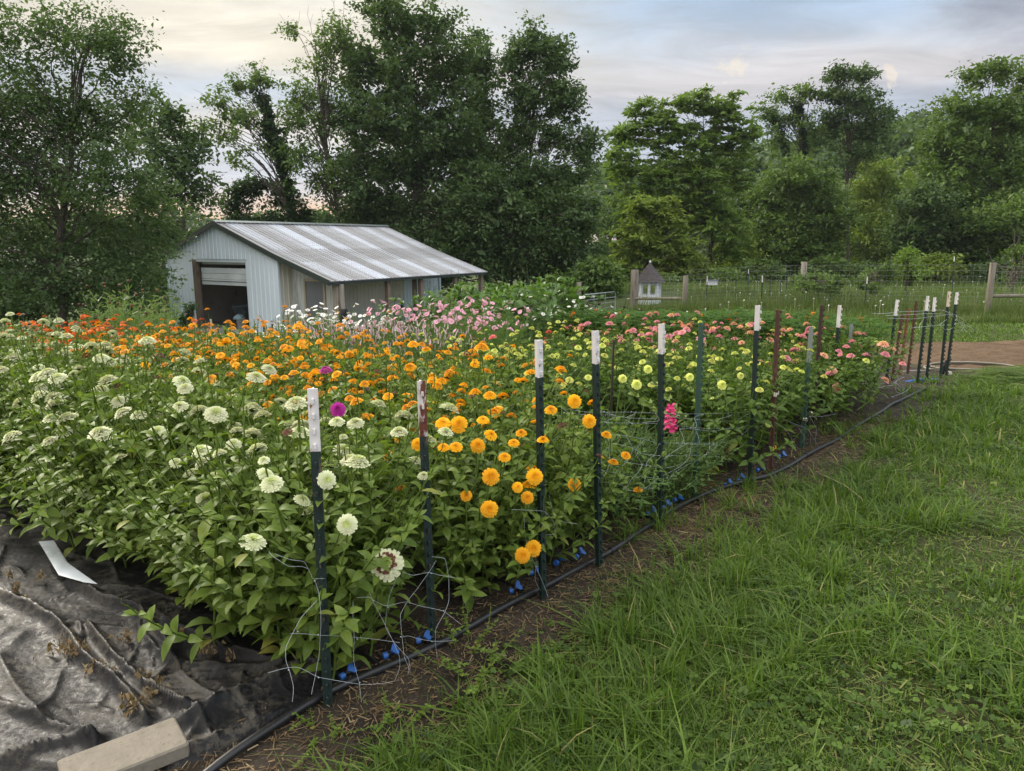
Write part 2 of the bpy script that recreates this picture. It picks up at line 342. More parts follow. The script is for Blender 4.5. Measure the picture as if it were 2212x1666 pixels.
# ================================================================== grass
M_GRASS = leafmat('grass_blade', (.024, .054, .009), (.120, .196, .030), (.29, .25, .11), .3, .5, .25)
def blades(name, x, y, h, w, label, m, lean=.45, tint=None, z=None, seg=3, cut=False):
    n = len(x); az = rng.uniform(0, 6.283, n); b = rng.normal(0, lean, n); z0 = g(x, y) if z is None else z
    base = np.stack([x, y, z0 - .006], 1); d = np.stack([np.cos(az), np.sin(az), np.zeros(n)], 1); side = np.stack([-d[:, 1], d[:, 0], d[:, 2]], 1)
    ta = rng.uniform(0, 3.14, n); side = side * np.cos(ta * .4)[:, None] + d * (np.sin(ta * .4) * .6)[:, None]
    rows = []; wid = ([1, .9, .62, .06] if not cut else [1, .95, .85, .45]) if seg == 3 else [1, .75, .06]
    for i in range(seg + 1):
        f = i / seg; cur = base + d * (h * np.abs(b) * f ** 1.9 * 1.3)[:, None]; cur[:, 2] += h * f * (1 - .38 * np.clip(np.abs(b), 0, 1.6) * f)
        rows += [cur - side * (w * wid[i] / 2)[:, None], cur + side * (w * wid[i] / 2)[:, None]]
    V = np.stack(rows, 1).reshape(-1, 3); k = 2 * (seg + 1); o = (np.arange(n) * k)[:, None, None]
    F = (np.array([(2 * i, 2 * i + 1, 2 * i + 3, 2 * i + 2) for i in range(seg)])[None] + o).reshape(-1, 4)
    if tint is None: tint = np.clip(rng.normal(.4, .22, n) + .25 * vnoise(x, y, .5, 21), 0, .8); 
    dry = rng.random(n) < .018; tint = np.where(dry, 1.0, tint)
    o = MB().add(V, F, np.repeat(tint, k)).build(name, m); return tag(o, label, 'grass', kind='stuff')
def st(x, y):
    dx, dy = x - BO[0], y - BO[1]; return dx * E1[0] + dy * E1[1], dx * E2[0] + dy * E2[1]
def in_view(x, y, m=.1): return np.abs(x) < (y * .72 + .5 + m)
def lawn_pts(n, r0, r1, p):
    u = rng.random(n); e = 2 - p; r = (r0 ** e + u * (r1 ** e - r0 ** e)) ** (1 / e); a = rng.uniform(R(-18), R(40), n)
    return r * np.sin(a), r * np.cos(a)
def lawn():
    x, y = lawn_pts(400000, 1.7, 27, 1.6); s, t = st(x, y)
    lim = np.where(s < 1.2, -.33, -.12) + .44 * sm((s - 4.2) / 2.0) + .20 * vnoise(x, y, .9, 31) + .12 * vnoise(x, y, 3, 32)
    bare = vnoise(x, y, .55, 33) + .6 * vnoise(x, y, 1.9, 34)
    keep = ((t < lim + .25) | (s > 10.6)) & ~((x > 5.8) & (y > 10.1) & (y < 14.5)) & (rng.random(len(x)) < np.clip(1.05 - .9 * np.clip(bare - .10, 0, 1) * 2.4, .35, 1)) & (x > -1.0 - .2 * y)
    # thin towards the bare edge of the bed
    keep &= rng.random(len(x)) < np.clip((lim - t) / .45 + .15, .07 * (t < .05), 1) + (s > 10.6)
    x, y, t, s = x[keep], y[keep], t[keep], s[keep]; r = np.hypot(x, y)
    tall = np.clip(vnoise(x, y, .8, 35) + .5 * vnoise(x, y, 2.2, 36), 0, 1); edge = np.exp(-((t + .65) / .4) ** 2)
    h = (.030 + .042 * tall + .025 * edge) * rng.lognormal(0, .42, len(x)); w = np.maximum(.0036, .0012 * r) * rng.lognormal(0, .35, len(x))
    ti = np.clip(rng.normal(.38, .30, len(x)) + .3 * vnoise(x, y, .45, 21) - .15 * tall, 0, .8)
    blades('lawn_grass', x, y, h, w, 'short green lawn grass to the right of the flower beds', M_GRASS, .75, ti, cut=True)
    # tufts of broad crabgrass
    cx, cy = lawn_pts(2300, 1.8, 12, 1.5); s, t = st(cx, cy); k = ((t < -.38) | ((s > 1.9) & (s < 3.9) & (t < .28) & (rng.random(len(cx)) < .8)) | ((s > 4.6) & (t < .3))) & (vnoise(cx, cy, .7, 37) + .7 * np.exp(-((t + .6) / .5) ** 2) > .12) & (cx > -1 - .2 * cy); cx, cy = cx[k], cy[k]
    m = 16; X = np.repeat(cx, m) + rng.normal(0, .028, len(cx) * m); Y = np.repeat(cy, m) + rng.normal(0, .028, len(cx) * m)
    hh = np.repeat(rng.uniform(.08, .22, len(cx)), m) * rng.uniform(.6, 1.2, len(X))
    blades('crabgrass', X, Y, hh, rng.uniform(.006, .013, len(X)) * np.maximum(1, np.hypot(X, Y) / 6), 'longer broad-bladed crabgrass tufts standing in the lawn', M_GRASS, .8, np.clip(rng.normal(.5, .18, len(X)), 0, .78))
lawn()
def clover():
    rs = np.random.default_rng(71); cx, cy = lawn_pts(260, 1.8, 8, 1.4); s, t = st(cx, cy); k = (t < -.35) & (cx > -1 - .2 * cy); cx, cy = cx[k], cy[k]; mb = MB(); th = np.arange(6) * math.pi / 3
    m = 26; X = np.repeat(cx, m) + rs.normal(0, .10, len(cx) * m); Y = np.repeat(cy, m) + rs.normal(0, .10, len(cx) * m); n = len(X); Z = g(X, Y) + rs.uniform(.02, .055, n); R_ = rs.uniform(.006, .013, n); A = rs.uniform(0, 6.28, n); T1, T2 = rs.normal(0, .35, n), rs.normal(0, .35, n); V = []
    for q in range(3):
        a = A + q * 2.094; ox, oy = X + R_ * np.cos(a), Y + R_ * np.sin(a); ring = [np.stack([ox + R_ * .85 * np.cos(a + b), oy + R_ * .85 * np.sin(a + b), Z + R_ * (np.cos(a + b) * T1 + np.sin(a + b) * T2)], 1) for b in th]; V.append(np.stack(ring, 1))
    V = np.stack(V, 1).reshape(-1, 3); F = np.arange(len(V)).reshape(-1, 6)
    tag(mb.add(V, F, np.repeat(np.clip(rs.normal(.35, .2, n), 0, .8), 18)).build('clover', M_GRASS), 'patches of low clover leaves in the lawn', 'clover', kind='stuff')
    x, y = lawn_pts(17000, 1.8, 9, 1.5); s, t = st(x, y); k = (t < -.3) & (x > -1 - .2 * y); x, y = x[k], y[k]; n = len(x); a = rs.uniform(0, 6.28, n); l = rs.uniform(.02, .07, n); w = rs.uniform(.0015, .0035, n); c = np.stack([x, y, g(x, y) + rs.uniform(.008, .03, n)], 1); d = np.stack([np.cos(a), np.sin(a), rs.normal(0, .2, n)], 1); q = np.stack([-np.sin(a), np.cos(a), rs.normal(0, .3, n)], 1)
    V = np.stack([c - d * l[:, None] / 2 - q * w[:, None], c + d * l[:, None] / 2 - q * w[:, None], c + d * l[:, None] / 2 + q * w[:, None], c - d * l[:, None] / 2 + q * w[:, None]], 1).reshape(-1, 3)
    tag(MB().add(V, np.arange(4 * n).reshape(n, 4), np.repeat(rs.uniform(.80, .92, n), 4)).build('dry_thatch', M_GRASS), 'dry cut grass lying in the lawn', 'thatch', kind='stuff')
clover()
M_MEADOW = leafmat('meadow_grass', (.055, .085, .022), (.105, .150, .040), (.21, .19, .09), .3, .6, .2)
def meadow():
    n = 150000; y = 17 + 75 * rng.random(n) ** 1.5; x = (rng.random(n) * .95 - .15) * y * 1.0 + 1.0
    k = (x > .15 * y - 2) & (y > 19.5) & ~((x < .235 * y) & (y < 39.5)); x, y = x[k], y[k]
    tall = np.clip(.5 + vnoise(x, y, .12, 41) + .5 * vnoise(x, y, .4, 42), 0.1, 1.6); r = np.hypot(x, y)
    blades('meadow_grass', x, y, (.10 + .20 * tall) * rng.lognormal(0, .3, len(x)), np.maximum(.012, .0013 * r), 'tall rough grass of the meadow beyond the wire fence', M_MEADOW, .5, seg=2)
    # rough weeds along the foot of the fence
    n = 26000; f = rng.random(n); x = 4.5 + f * 14 + rng.normal(0, .4, n); y = 27.5 - (x - 5) * .66 + rng.normal(0, .55, n)
    k = y > 14; x, y = x[k], y[k]
    blades('fence_weeds', x, y, rng.lognormal(-1.05, .45, len(x)), np.full(len(x), .018), 'rank weeds and brown stems along the foot of the wire fence', M_MEADOW, .5, np.clip(rng.normal(.45, .3, len(x)), 0, 1), seg=2)
meadow()
# grass on the far side of the beds, towards the barn and trees
def back_grass():
    n = 60000; y = 11 + 40 * rng.random(n) ** 1.3; x = (rng.random(n) * 1.2 - .75) * y
    s, t = st(x, y); k = ~((s > -1) & (s < 10.8) & (t > -.5) & (t < 12)) & ~((x > 5.5) & (y > 10) & (y < 14.6)) & ((x < .15 * y - 2) | (y < 20))
    dx, dy = x + 8.54, y - 27.19; a = dx * .517 + dy * .856; b = dx * -.856 + dy * .517; k &= ~((a > -.3) & (a < 10) & (b > -2.7) & (b < 6.6)); x, y = x[k], y[k]
    blades('rough_grass', x, y, (.07 + .1 * np.clip(vnoise(x, y, .2, 44) + .5, 0, 1)) * rng.lognormal(0, .3, len(x)), np.maximum(.008, .0013 * np.hypot(x, y)), 'rough grass between the beds, the barn and the trees', M_GRASS, .6, seg=2)
back_grass()
# white wild flower heads over the meadow
M_LACE = petalmat('white_umbel', (.62, .66, .5), (.78, .8, .72))
def lace():
    n = 240; y = 21 + 30 * rng.random(n) ** 1.2; x = (.17 + rng.random(n) * .6) * y; mb = MB(); k = (vnoise(x, y, .12, 51) > -.2); x, y = x[k], y[k]
    th = np.arange(7) * 2 * math.pi / 7
    for a, b in zip(x, y):
        z = float(g(a, b)) + rng.uniform(.25, .55); r = rng.uniform(.014, .036); tl = rng.normal(0, .3, 2)
        P = np.c_[a + r * np.cos(th), b + r * np.sin(th), z + r * (np.cos(th) * tl[0] + np.sin(th) * tl[1]) + rng.normal(0, .006, 7)]
        mb.add(np.r_[P, [(a, b, z + .012)], [(a, b, z - .05)]], [(i, (i + 1) % 7, 7) for i in range(7)], rng.uniform(.4, 1)).add(np.r_[P, [(a, b, z - .04)]], [((i + 1) % 7, i, 7) for i in range(7)], .2)
        mb.tube([(a, b, z - .04), (a + rng.normal(0, .03), b, z - .5)], .004, 4, .0)
    tag(mb.build('meadow_flowers', M_LACE), 'scattered flat white wild flower heads in the meadow', 'wild flowers', kind='stuff')
lace()

# ================================================================== plastic ground sheet, block and hose
def m_plastic(nt, out):
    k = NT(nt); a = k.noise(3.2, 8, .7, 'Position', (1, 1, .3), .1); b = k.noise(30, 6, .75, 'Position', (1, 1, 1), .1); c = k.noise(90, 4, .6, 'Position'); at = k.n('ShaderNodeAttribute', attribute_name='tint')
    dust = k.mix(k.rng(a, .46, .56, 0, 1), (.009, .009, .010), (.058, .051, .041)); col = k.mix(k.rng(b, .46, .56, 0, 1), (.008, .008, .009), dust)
    col = k.mix(k.rng(at.outputs['Fac'], .6, 1, 0, .9), col, (.115, .102, .082))  # fold crests lightened in the colour, standing in for reflected sky
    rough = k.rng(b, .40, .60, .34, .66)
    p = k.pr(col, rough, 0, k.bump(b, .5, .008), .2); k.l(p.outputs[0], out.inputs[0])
M_PLASTIC = mat('black_plastic', m_plastic)
def z4(x, y): return x * .3489, 1084.3 + y * .3489
def gz4(x, y): return gnd(*z4(x, y), z=.03)[:2]
def dist_poly(X, Y, P):
    D = np.full(X.shape, 1e9)
    for a, b in zip(P[:-1], P[1:]):
        d = b - a; t = np.clip(((X - a[0]) * d[0] + (Y - a[1]) * d[1]) / (d @ d), 0, 1); D = np.minimum(D, np.hypot(X - a[0] - t * d[0], Y - a[1] - t * d[1]))
    return D
def resample(P, n):
    P = np.array(P, float); d = np.r_[0, np.cumsum(np.linalg.norm(np.diff(P, axis=0), axis=1))]; q = np.linspace(0, d[-1], n)
    return np.stack([np.interp(q, d, P[:, i]) for i in range(P.shape[1])], 1)
def smooth_path(P, n, it=3):
    P = resample(P, n)
    for _ in range(it): P[1:-1] = (P[:-2] + 2 * P[1:-1] + P[2:]) / 4
    return P
def tarp():
    near = [gnd(u, v, 0)[:2] for u, v in [(-900, 1650), (-300, 1690), (0, 1700), (120, 1715), (330, 1700), (460, 1672), (565, 1618), (640, 1560), (700, 1512), (735, 1486)]]
    far = [gnd(u, v, 0)[:2] for u, v in [(-900, 880), (-400, 930), (0, 1005), (300, 1145), (430, 1215), (560, 1310), (660, 1385), (745, 1440)]]
    nu, nv = 420, 230; A, B = smooth_path(near, nu, 4), smooth_path(far, nu, 4); f = np.linspace(0, 1, nv)[:, None, None]
    G = A[None] * (1 - f) + B[None] * f; X, Y = G[..., 0], G[..., 1]; Z = np.full(X.shape, .030)
    warp = .022 * vnoise(X, Y, 1.9, 61) + .006 * vnoise(X, Y, 6, 62); painted_sheen = np.zeros(X.shape)
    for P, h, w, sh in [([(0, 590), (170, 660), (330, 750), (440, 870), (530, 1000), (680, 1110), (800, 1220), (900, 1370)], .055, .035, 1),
                    ([(560, 800), (660, 930), (800, 1080), (950, 1200), (1080, 1290), (1150, 1340)], .05, .022, .9),
                    ([(430, 500), (640, 620), (850, 690), (950, 800), (1060, 930), (1050, 1000)], .05, .025, .8),
                    ([(1000, 770), (1250, 860), (1400, 950), (1600, 1010), (1750, 1060)], .045, .03, .55),
                    ([(960, 1090), (1060, 1010), (1250, 1020), (1700, 1060)], .022, .03, .2), ([(1020, 1190), (1100, 1240), (1180, 1310)], .03, .02, .6),
                    ([(-60, 1230), (100, 1300), (330, 1390), (590, 1490)], .03, .02, .7), ([(0, 980), (90, 1150), (250, 1340)], .025, .05, .5),
                    ([(150, 820), (60, 900), (-80, 960)], .02, .06, .5), ([(1150, 1400), (1350, 1280), (1600, 1170), (1950, 1040)], .06, .09, .1), ([(1100, 1590), (1350, 1510), (1600, 1400), (1960, 1250)], .045, .035, .3),
                    ([(0, 1600), (200, 1540), (430, 1500), (600, 1480)], .035, .03, .1), ([(440, 780), (500, 780), (520, 860)], .03, .03, .8), ([(880, 720), (860, 800), (990, 960), (1090, 980)], .03, .03, .5)]:
        D = dist_poly(X + warp, Y - warp, np.array([gz4(*p) for p in P])); e = .35 * np.exp(-(D / w) ** 1.6) + .75 * np.exp(-D / (w * .55)); Z += h * e * (1 + .18 * vnoise(X, Y, 5, 63)); painted_sheen = np.maximum(painted_sheen, sh * np.exp(-(D / (w * 1.05)) ** 2))
    rc = np.random.default_rng(8)
    for _ in range(120):
        c = np.array((X.flat[rc.integers(X.size)], Y.flat[rc.integers(1)])); q = rc.integers(X.size); c = np.array((X.flat[q], Y.flat[q])); a = rc.normal(2.3, .6); l = rc.uniform(.06, .3); d = np.array((math.cos(a), math.sin(a))) * l; m_ = c + rc.normal(0, .03, 2)
        D = dist_poly(X + warp * .5, Y, np.array([c - d, m_, c + d])); hh = rc.uniform(.006, .019); Z += hh * np.exp(-D / rc.uniform(.007, .018)); painted_sheen = np.maximum(painted_sheen, .85 * rc.random() * np.exp(-(D / .014) ** 2))
    Z += .004 * vnoise(X, Y, 2, 64) - .005 * np.abs(vnoise(X, Y, 5, 65)) - .0025 * np.abs(vnoise(X, Y, 15, 66))
    v = np.linspace(0, 1, nv)[:, None]; Z = np.where(v < .03, Z * (v / .03) - .01, Z)
    i = np.arange(nu * nv).reshape(nv, nu); F = np.stack([i[:-1, :-1], i[:-1, 1:], i[1:, 1:], i[1:, :-1]], -1).reshape(-1, 4)
    o = MB().add(np.c_[X.ravel(), Y.ravel(), Z.ravel()], F, painted_sheen.ravel() * (.55 + .45 * vnoise(X, Y, 3, 67).ravel()), smooth=True).build('plastic_sheet', M_PLASTIC)
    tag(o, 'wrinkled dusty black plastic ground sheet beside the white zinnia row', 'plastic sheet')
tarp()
M_BLOCK = paint('concrete', (.185, .162, .128), .9, 0, (.15, .13, .10), .60, 60, bump=.9)
def block():
    A, B, C = [gnd(*p, z=.09) for p in [(122, 1642), (377, 1547), (443, 1586)]]; u = B - A; w = C - B; L_, W_ = np.linalg.norm(u), max(.16, np.linalg.norm(w)); rz = math.atan2(u[1], u[0])
    v = np.array((-math.sin(rz), math.cos(rz), 0)); c = B - u / L_ * L_ * .5 - v * W_ * .5
    o = MB().bbox((0, 0, 0), (L_, W_, .055), .006).build('concrete_block', M_BLOCK); o.location = (c[0], c[1], .062); o.rotation_euler = (R(1.5), 0, rz)
    tag(o, 'grey concrete paving block weighing down the black plastic sheet', 'paving block')
block()
M_WHITEPL = paint('white_plastic', (.62, .66, .70), .3, scale=6, bump=.05)
def strip():
    P = [(86, 1190), (118, 1182), (150, 1230), (212, 1272), (182, 1268), (128, 1254)]; mb = MB(); Q = np.array([gnd(u, v, .06) for u, v in P]); Q[:, 2] = [.115, .10, .09, .085, .085, .09]
    c = Q.mean(0) + (0, 0, .012); mb.add(np.r_[Q, [c]], [(i, (i + 1) % 6, 6) for i in range(6)], smooth=True); mb.add(np.r_[Q, [c - (0, 0, .004)]], [((i + 1) % 6, i, 6) for i in range(6)], smooth=True)
    tag(mb.build('plastic_strip', M_WHITEPL), 'torn strip of white plastic lying on the black sheet', 'plastic strip')
strip()
M_DEAD = leafmat('dead_leaf', (.10, .066, .035), (.24, .17, .095), (.33, .27, .17), .1, .8, .1)
def debris():
    mb = MB(); cl = [(150, 650, .5), (420, 930, 1.4), (480, 960, 1), (600, 1060, .9), (690, 1100, .6), (770, 880, .8), (790, 1270, .9), (840, 1330, .7), (1290, 960, .9), (1100, 870, .6), (950, 1230, .7), (980, 1170, .5), (260, 490, .5), (100, 570, .5), (1180, 1370, .6), (900, 1120, .6), (1430, 1000, .4), (70, 490, .4)]
    for x, y, s in cl:
        c = gz4(x, y)
        for _ in range(int(48 * s)):
            p = c + rng.normal(0, .024 * s, 2); a = rng.uniform(0, 6.28); l = rng.uniform(.008, .034); w = rng.uniform(.0015, .009); d = np.array((math.cos(a), math.sin(a))); n = np.array((-d[1], d[0])); z = .045 + rng.uniform(0, .035)
            V = [(*(p - d * l / 2), z), (*(p + n * w / 2), z + rng.normal(0, .012)), (*(p + d * l / 2), z + rng.normal(0, .015)), (*(p - n * w / 2), z + rng.normal(0, .01))]
            mb.add(V, [(0, 1, 2, 3)], rng.random())
    tag(mb.build('dead_leaves', M_DEAD), 'small heaps of dry brown leaves and roots on the black plastic', 'dead leaves', kind='stuff')
    mb = MB(); n = 13000; s = rng.uniform(-.6, 6.5, n); t = rng.normal(-.12, .28, n); s[10000:] = rng.uniform(2.2, 3.5, n - 10000); t[10000:] = rng.uniform(-.2, 1.2, n - 10000)
    x = BO[0] + E1[0] * s + E2[0] * t; y = BO[1] + E1[1] * s + E2[1] * t; z = soilz(x, y) + rng.uniform(.003, .016, n); a = rng.uniform(0, 6.28, n); l = rng.uniform(.012, .06, n); w = rng.uniform(.0015, .005, n)
    d = np.stack([np.cos(a), np.sin(a), rng.normal(0, .12, n)], 1); q = np.stack([-np.sin(a), np.cos(a), rng.normal(0, .3, n)], 1); c = np.stack([x, y, z], 1)
    V = np.stack([c - d * l[:, None] / 2 - q * w[:, None] / 2, c + d * l[:, None] / 2 - q * w[:, None] / 2, c + d * l[:, None] / 2 + q * w[:, None] / 2, c - d * l[:, None] / 2 + q * w[:, None] / 2], 1).reshape(-1, 3)
    mb.add(V, np.arange(4 * n).reshape(n, 4), np.repeat(np.clip(rng.normal(.35, .3, n), 0, 1), 4))
    tag(mb.build('dry_straw', M_DEAD), 'dry straw and wood chips strewn along the posts', 'straw', kind='stuff')
debris()
M_HOSE = paint('black_hose', (.014, .014, .015), .38, scale=20, bump=.1)
def hose():
    P = [gnd(u, v, .03) for u, v in [(440, 1680), (540, 1612), (640, 1542), (695, 1508), (760, 1480), (820, 1450), (895, 1415), (980, 1380), (1100, 1312), (1170, 1274), (1230, 1240), (1300, 1203), (1350, 1177), (1400, 1143), (1440, 1110), (1490, 1082), (1560, 1058), (1600, 1047), (1660, 1030), (1720, 1000), (1800, 955), (1880, 905), (1950, 862), (2000, 838)]]
    P = smooth_path(P, 150, 4); P[:, 2] = soilz(P[:, 0], P[:, 1]) + .019 + .006 * np.sin(np.arange(150) * .31)
    o = thing('irrigation_hose', P[0], 'thick black irrigation hose curving along the row of metal posts', 'hose'); mb = MB().tube(P - P[0], .0165, 10); mb.build('hose_pipe', M_HOSE, o)
    for i in (40, 63, 84, 97):
        c = P[i] - P[0]; d = P[i + 1] - P[i]; d /= np.linalg.norm(d); MB().tube([c - d * .012, c + d * .012], .0205, 10).build('hose_clip', M_HOSE, o)
    return P
HOSE = hose()
M_BLUE = paint('blue_valve', (.022, .105, .36), .5, scale=30, bump=.05)
def valves():
    px = [(752, 1448), (845, 1408), (917, 1377), (1115, 1268), (1157, 1233), (1207, 1209), (1250, 1195), (1464, 1077), (1440, 1090), (1406, 1103), (1572, 1043), (1601, 1032), (1642, 1011), (1688, 982)]
    names = ['blue drip line valve nearest the first post, beside the white netting', 'blue drip line valve in the weeds left of the rust-topped post', 'blue drip line valve at the foot of the rust-topped post', 'blue drip line valve lowest of those below the orange zinnias', 'blue drip line valve just behind the foot of the third post', 'blue drip line valve between the third and fourth posts',
             'blue drip line valve left of the fourth post on grey fabric', 'blue drip line valve with a broad lever right of the fifth post', 'blue drip line valve partly behind the fifth post', 'blue drip line valve half hidden under crabgrass left of the fifth post', 'blue drip line valve right of the plain green post', 'blue drip line valve left of the tall seventh post', 'blue drip line valve in grass behind the seventh post', 'blue drip line valve behind the yellow clip on the brown post']
    pr = None
    for i, ((u, v), lb) in enumerate(zip(px, names)):
        c = gnd(u, v, .06); z = .052
        if pr is None:
            r = thing('drip_valve', (c[0], c[1], z), lb, 'valve', 'blue valves along the irrigation hose'); pr = r
            MB().tube([(-.045, 0, 0), (.05, 0, 0)], .011, 8).tube([(0, 0, 0), (0, 0, .018)], .013, 8).build('valve_body', M_HOSE, r)
            MB().tube([(-.046, 0, 0), (-.022, 0, 0)], .0185, 12).build('lock_ring', M_BLUE, r)
            mb = MB(); pts = [(-.004, -.008), (.012, -.03), (.026, -.03), (.03, -.016), (.024, 0), (.03, .016), (.026, .03), (.012, .03), (-.004, .008)]
            mb.prism([(a + .004, b, .022) for a, b in pts], (0, 0, .011)).tube([(.006, 0, .012), (.006, 0, .03)], .011, 8).build('valve_lever', M_BLUE, r)
        else:
            r = pr.copy(); COL.objects.link(r); r['label'] = lb; r.location = (c[0], c[1], z)
            for ch in pr.children: q = ch.copy(); COL.objects.link(q); q.parent = r
        r.scale = (.8, .8, .8); r.rotation_euler = (R(random.uniform(25, 60)), R(random.uniform(-20, 10)), R(random.uniform(15, 60)))
valves()
# drip tapes running into the beds
for i, (s, t1) in enumerate([(.3, 3.0), (1.2, 2.0), (2.5, 1.6), (3.0, 1.6)]):
    P = []
    for t in np.linspace(.08, t1, 20): x, y = bed(s + .03 * math.sin(t * 3), t); P.append((x, y, float(soilz(np.array(x), np.array(y))) + .008))
    o = MB().tube(P, .008, 6).build('drip_tape', M_HOSE); tag(o, ['black drip tape running under the white zinnias', 'black drip tape running under the orange zinnias', 'black drip tape on the near side of the snapdragon bed', 'black drip tape on the far side of the snapdragon bed'][i], 'drip tape', 'drip tapes')

# ================================================================== metal posts
M_GREEN = paint('green_post_paint', (.009, .024, .020), .5, 0, (.055, .035, .022), .64, 24, (1, 1, .3))
M_GREENCHIP = paint('chipped_green_paint', (.009, .022, .020), .5, 0, (.10, .07, .05), .585, 26, (1, 1, .35))
M_MIDGREEN = paint('faded_green_paint', (.035, .085, .062), .45, 0, (.09, .07, .05), .63, 24, (1, 1, .3))
M_TIPW = paint('white_tip_paint', (.66, .64, .64), .5, 0, (.20, .085, .04), .63, 34, (1, 1, .45))
M_TIPR = paint('rusty_white_paint', (.55, .50, .48), .55, 0, (.12, .032, .016), .47, 24, (1, 1, .35))
M_TIPC = paint('cream_tip_paint', (.60, .52, .42), .5, 0, (.22, .10, .05), .58, 34, (1, 1, .45))
M_RUST = paint('rusted_steel', (.075, .034, .024), .75, 0, (.15, .062, .036), .55, 26, (1, 1, .4), .4)
M_DARKRUST = paint('dark_rusted_steel', (.042, .022, .018), .7, 0, (.09, .042, .03), .56, 26, (1, 1, .4), .4)
M_ORUST = paint('orange_rusted_steel', (.19, .075, .035), .8, 0, (.07, .04, .03), .52, 26, (1, 1, .4), .4)
M_GALV = paint('galvanised_steel', (.34, .38, .38), .38, .7, (.10, .14, .12), .60, 18, (1, 1, .2))
M_YEL = paint('yellow_plastic', (.75, .50, .02), .4, scale=20, bump=.05)
M_CLIPW = paint('ivory_plastic', (.66, .62, .52), .4, scale=20, bump=.05)
M_FOIL = paint('foil', (.7, .7, .7), .2, .9, scale=30, bump=.6)
def tsection(mb, z0, z1, grow=0.0):
    w, t, d = .0175 + grow, .0028 + grow, .030
    P = [(-w, -t), (w, -t), (w, t), (.0032, t + .003), (.0032 - .001, d), (-.0022, d), (-.0032, t + .003), (-w, t)]
    mb.prism([(x, y, z0) for x, y in P], (0, 0, z1 - z0))
def tpost(u0, v0, u1, v1, body, tip, tiplen, yaw, label, y_at=None, extra=None, name='metal_post', cat='metal post', group='T-shaped metal posts along the bed ends', studs=True):
    b = gnd(u1, v1) if y_at is None else at_y(u1, v1, y_at); b[2] = float(g(b[0], b[1])); top = at_y(u0, v0, b[1]); ax = Vector(top - b); h = ax.length
    o = thing(name, b, label, cat, group); q = Vector((0, 0, 1)).rotation_difference(ax); o.rotation_mode = 'QUATERNION'; from mathutils import Quaternion
    o.rotation_quaternion = q @ Quaternion((0, 0, 1), R(yaw)); mb = MB(); tsection(mb, -.25, h - tiplen)
    def stud(m, z0, z1):
        z = z0
        while studs and z < z1: m.bbox((0, -.0085, z), (.0095, .0135, .021), .002); z += .054
    stud(mb, .06, h - tiplen - .012); mb.build('post_shaft', body, o)
    if tip is not None: mt = MB(); tsection(mt, h - tiplen, h, .0006); stud(mt, h - tiplen + .02, h - .01); mt.build('painted_tip', tip, o)
    if extra: extra(o, h)
    return o
def clips(o, h):
    for fz, m, lb in ((.50, M_CLIPW, 'ivory wire clip'), (.165, M_YEL, 'yellow wire clip')):
        c = MB().box((0, .004, h * fz), (.048, .020, .028)).box((.036, .0, h * fz), (.026, .014, .018)).box((.05, -.006, h * fz), (.005, .022, .026)).build('wire_clip', m, o); c['label'] = lb
def foil(o, h):
    MB().bbox((0, .004, h * .26), (.046, .040, .03), .004).tube([(-.02, -.02, h * .27), (-.045, -.035, h * .31), (-.06, -.05, h * .335)], [.009, .012, .006], 6).build('foil_wrap', M_FOIL, o)
POSTS = [
 (675, 840, 710, 1545, M_GREENCHIP, M_TIPW, .225, 8, 'chipped dark green metal post with white tip, nearest, at the white zinnias'),
 (910, 823, 935, 1410, M_GREENCHIP, M_TIPR, .235, 22, 'dark green metal post with badly rusted white tip between white and orange zinnias'),
 (1166, 735, 1175, 1305, M_GREEN, M_TIPW, .175, 48, 'dark green metal post with white tip standing before the orange zinnias'),
 (1289, 715, 1297, 1235, M_GREEN, M_TIPW, .17, 52, 'dark green metal post with white tip at the right edge of the orange zinnias'),
 (1433, 700, 1428, 1145, M_GREEN, M_TIPW, .18, 60, 'dark green metal post with white tip just left of the pink snapdragon'),
 (1519, 698, 1502, 1085, M_MIDGREEN, None, 0, 62, 'all green metal post without white tip right of the pink snapdragon'),
 (1641, 660, 1622, 1055, M_GREEN, M_TIPW, .175, 64, 'tall green metal post with clean white tip left of the brown post'),
 (1685, 670, 1667, 1030, M_RUST, None, 0, 64, 'reddish brown rusted metal post carrying an ivory and a yellow clip'),
 (1756, 706, 1735, 975, M_MIDGREEN, M_GALV, .30, 62, 'short pale green and galvanised metal post with a foil wrap'),
 (1779, 660, 1757, 930, M_DARKRUST, None, 0, 64, 'very dark brown rusted metal post among the peach zinnias'),
 (1817, 660, 1797, 900, M_GREEN, M_TIPW, .22, 62, 'green metal post with white tip right of the very dark brown post'),
 (1842, 700, 1830, 880, M_MIDGREEN, M_GALV, .22, 62, 'shortest galvanised metal post half sunk in the peach zinnias'),
 (1941, 648, 1915, 835, M_GREEN, M_TIPW, .20, 62, 'leaning green metal post with white tip in front of the marigold end'),
 (1952, 678, 1928, 830, M_RUST, None, 0, 62, 'short leaning brown metal post close behind a white-tipped one'),
 (1965, 667, 1945, 815, M_ORUST, None, 0, 62, 'orange rusted metal post leaning amid the marigolds'),
 (1982, 651, 1962, 812, M_RUST, None, 0, 62, 'taller plain brown metal post leaning at the marigold end'),
 (2007, 640, 1983, 832, M_GREEN, M_TIPW, .185, 62, 'leaning green metal post with white tip at the tilled soil, first of four'),
 (2022, 643, 2003, 828, M_GREEN, M_TIPW, .18, 62, 'leaning green metal post with white tip at the tilled soil, second of four'),
 (2053, 630, 2033, 820, M_GREEN, M_TIPC, .20, 62, 'leaning green metal post with cream tip at the tilled soil'),
 (2070, 632, 2046, 815, M_GREEN, M_TIPW, .16, 62, 'rightmost leaning green metal post with white tip before the tilled soil')]
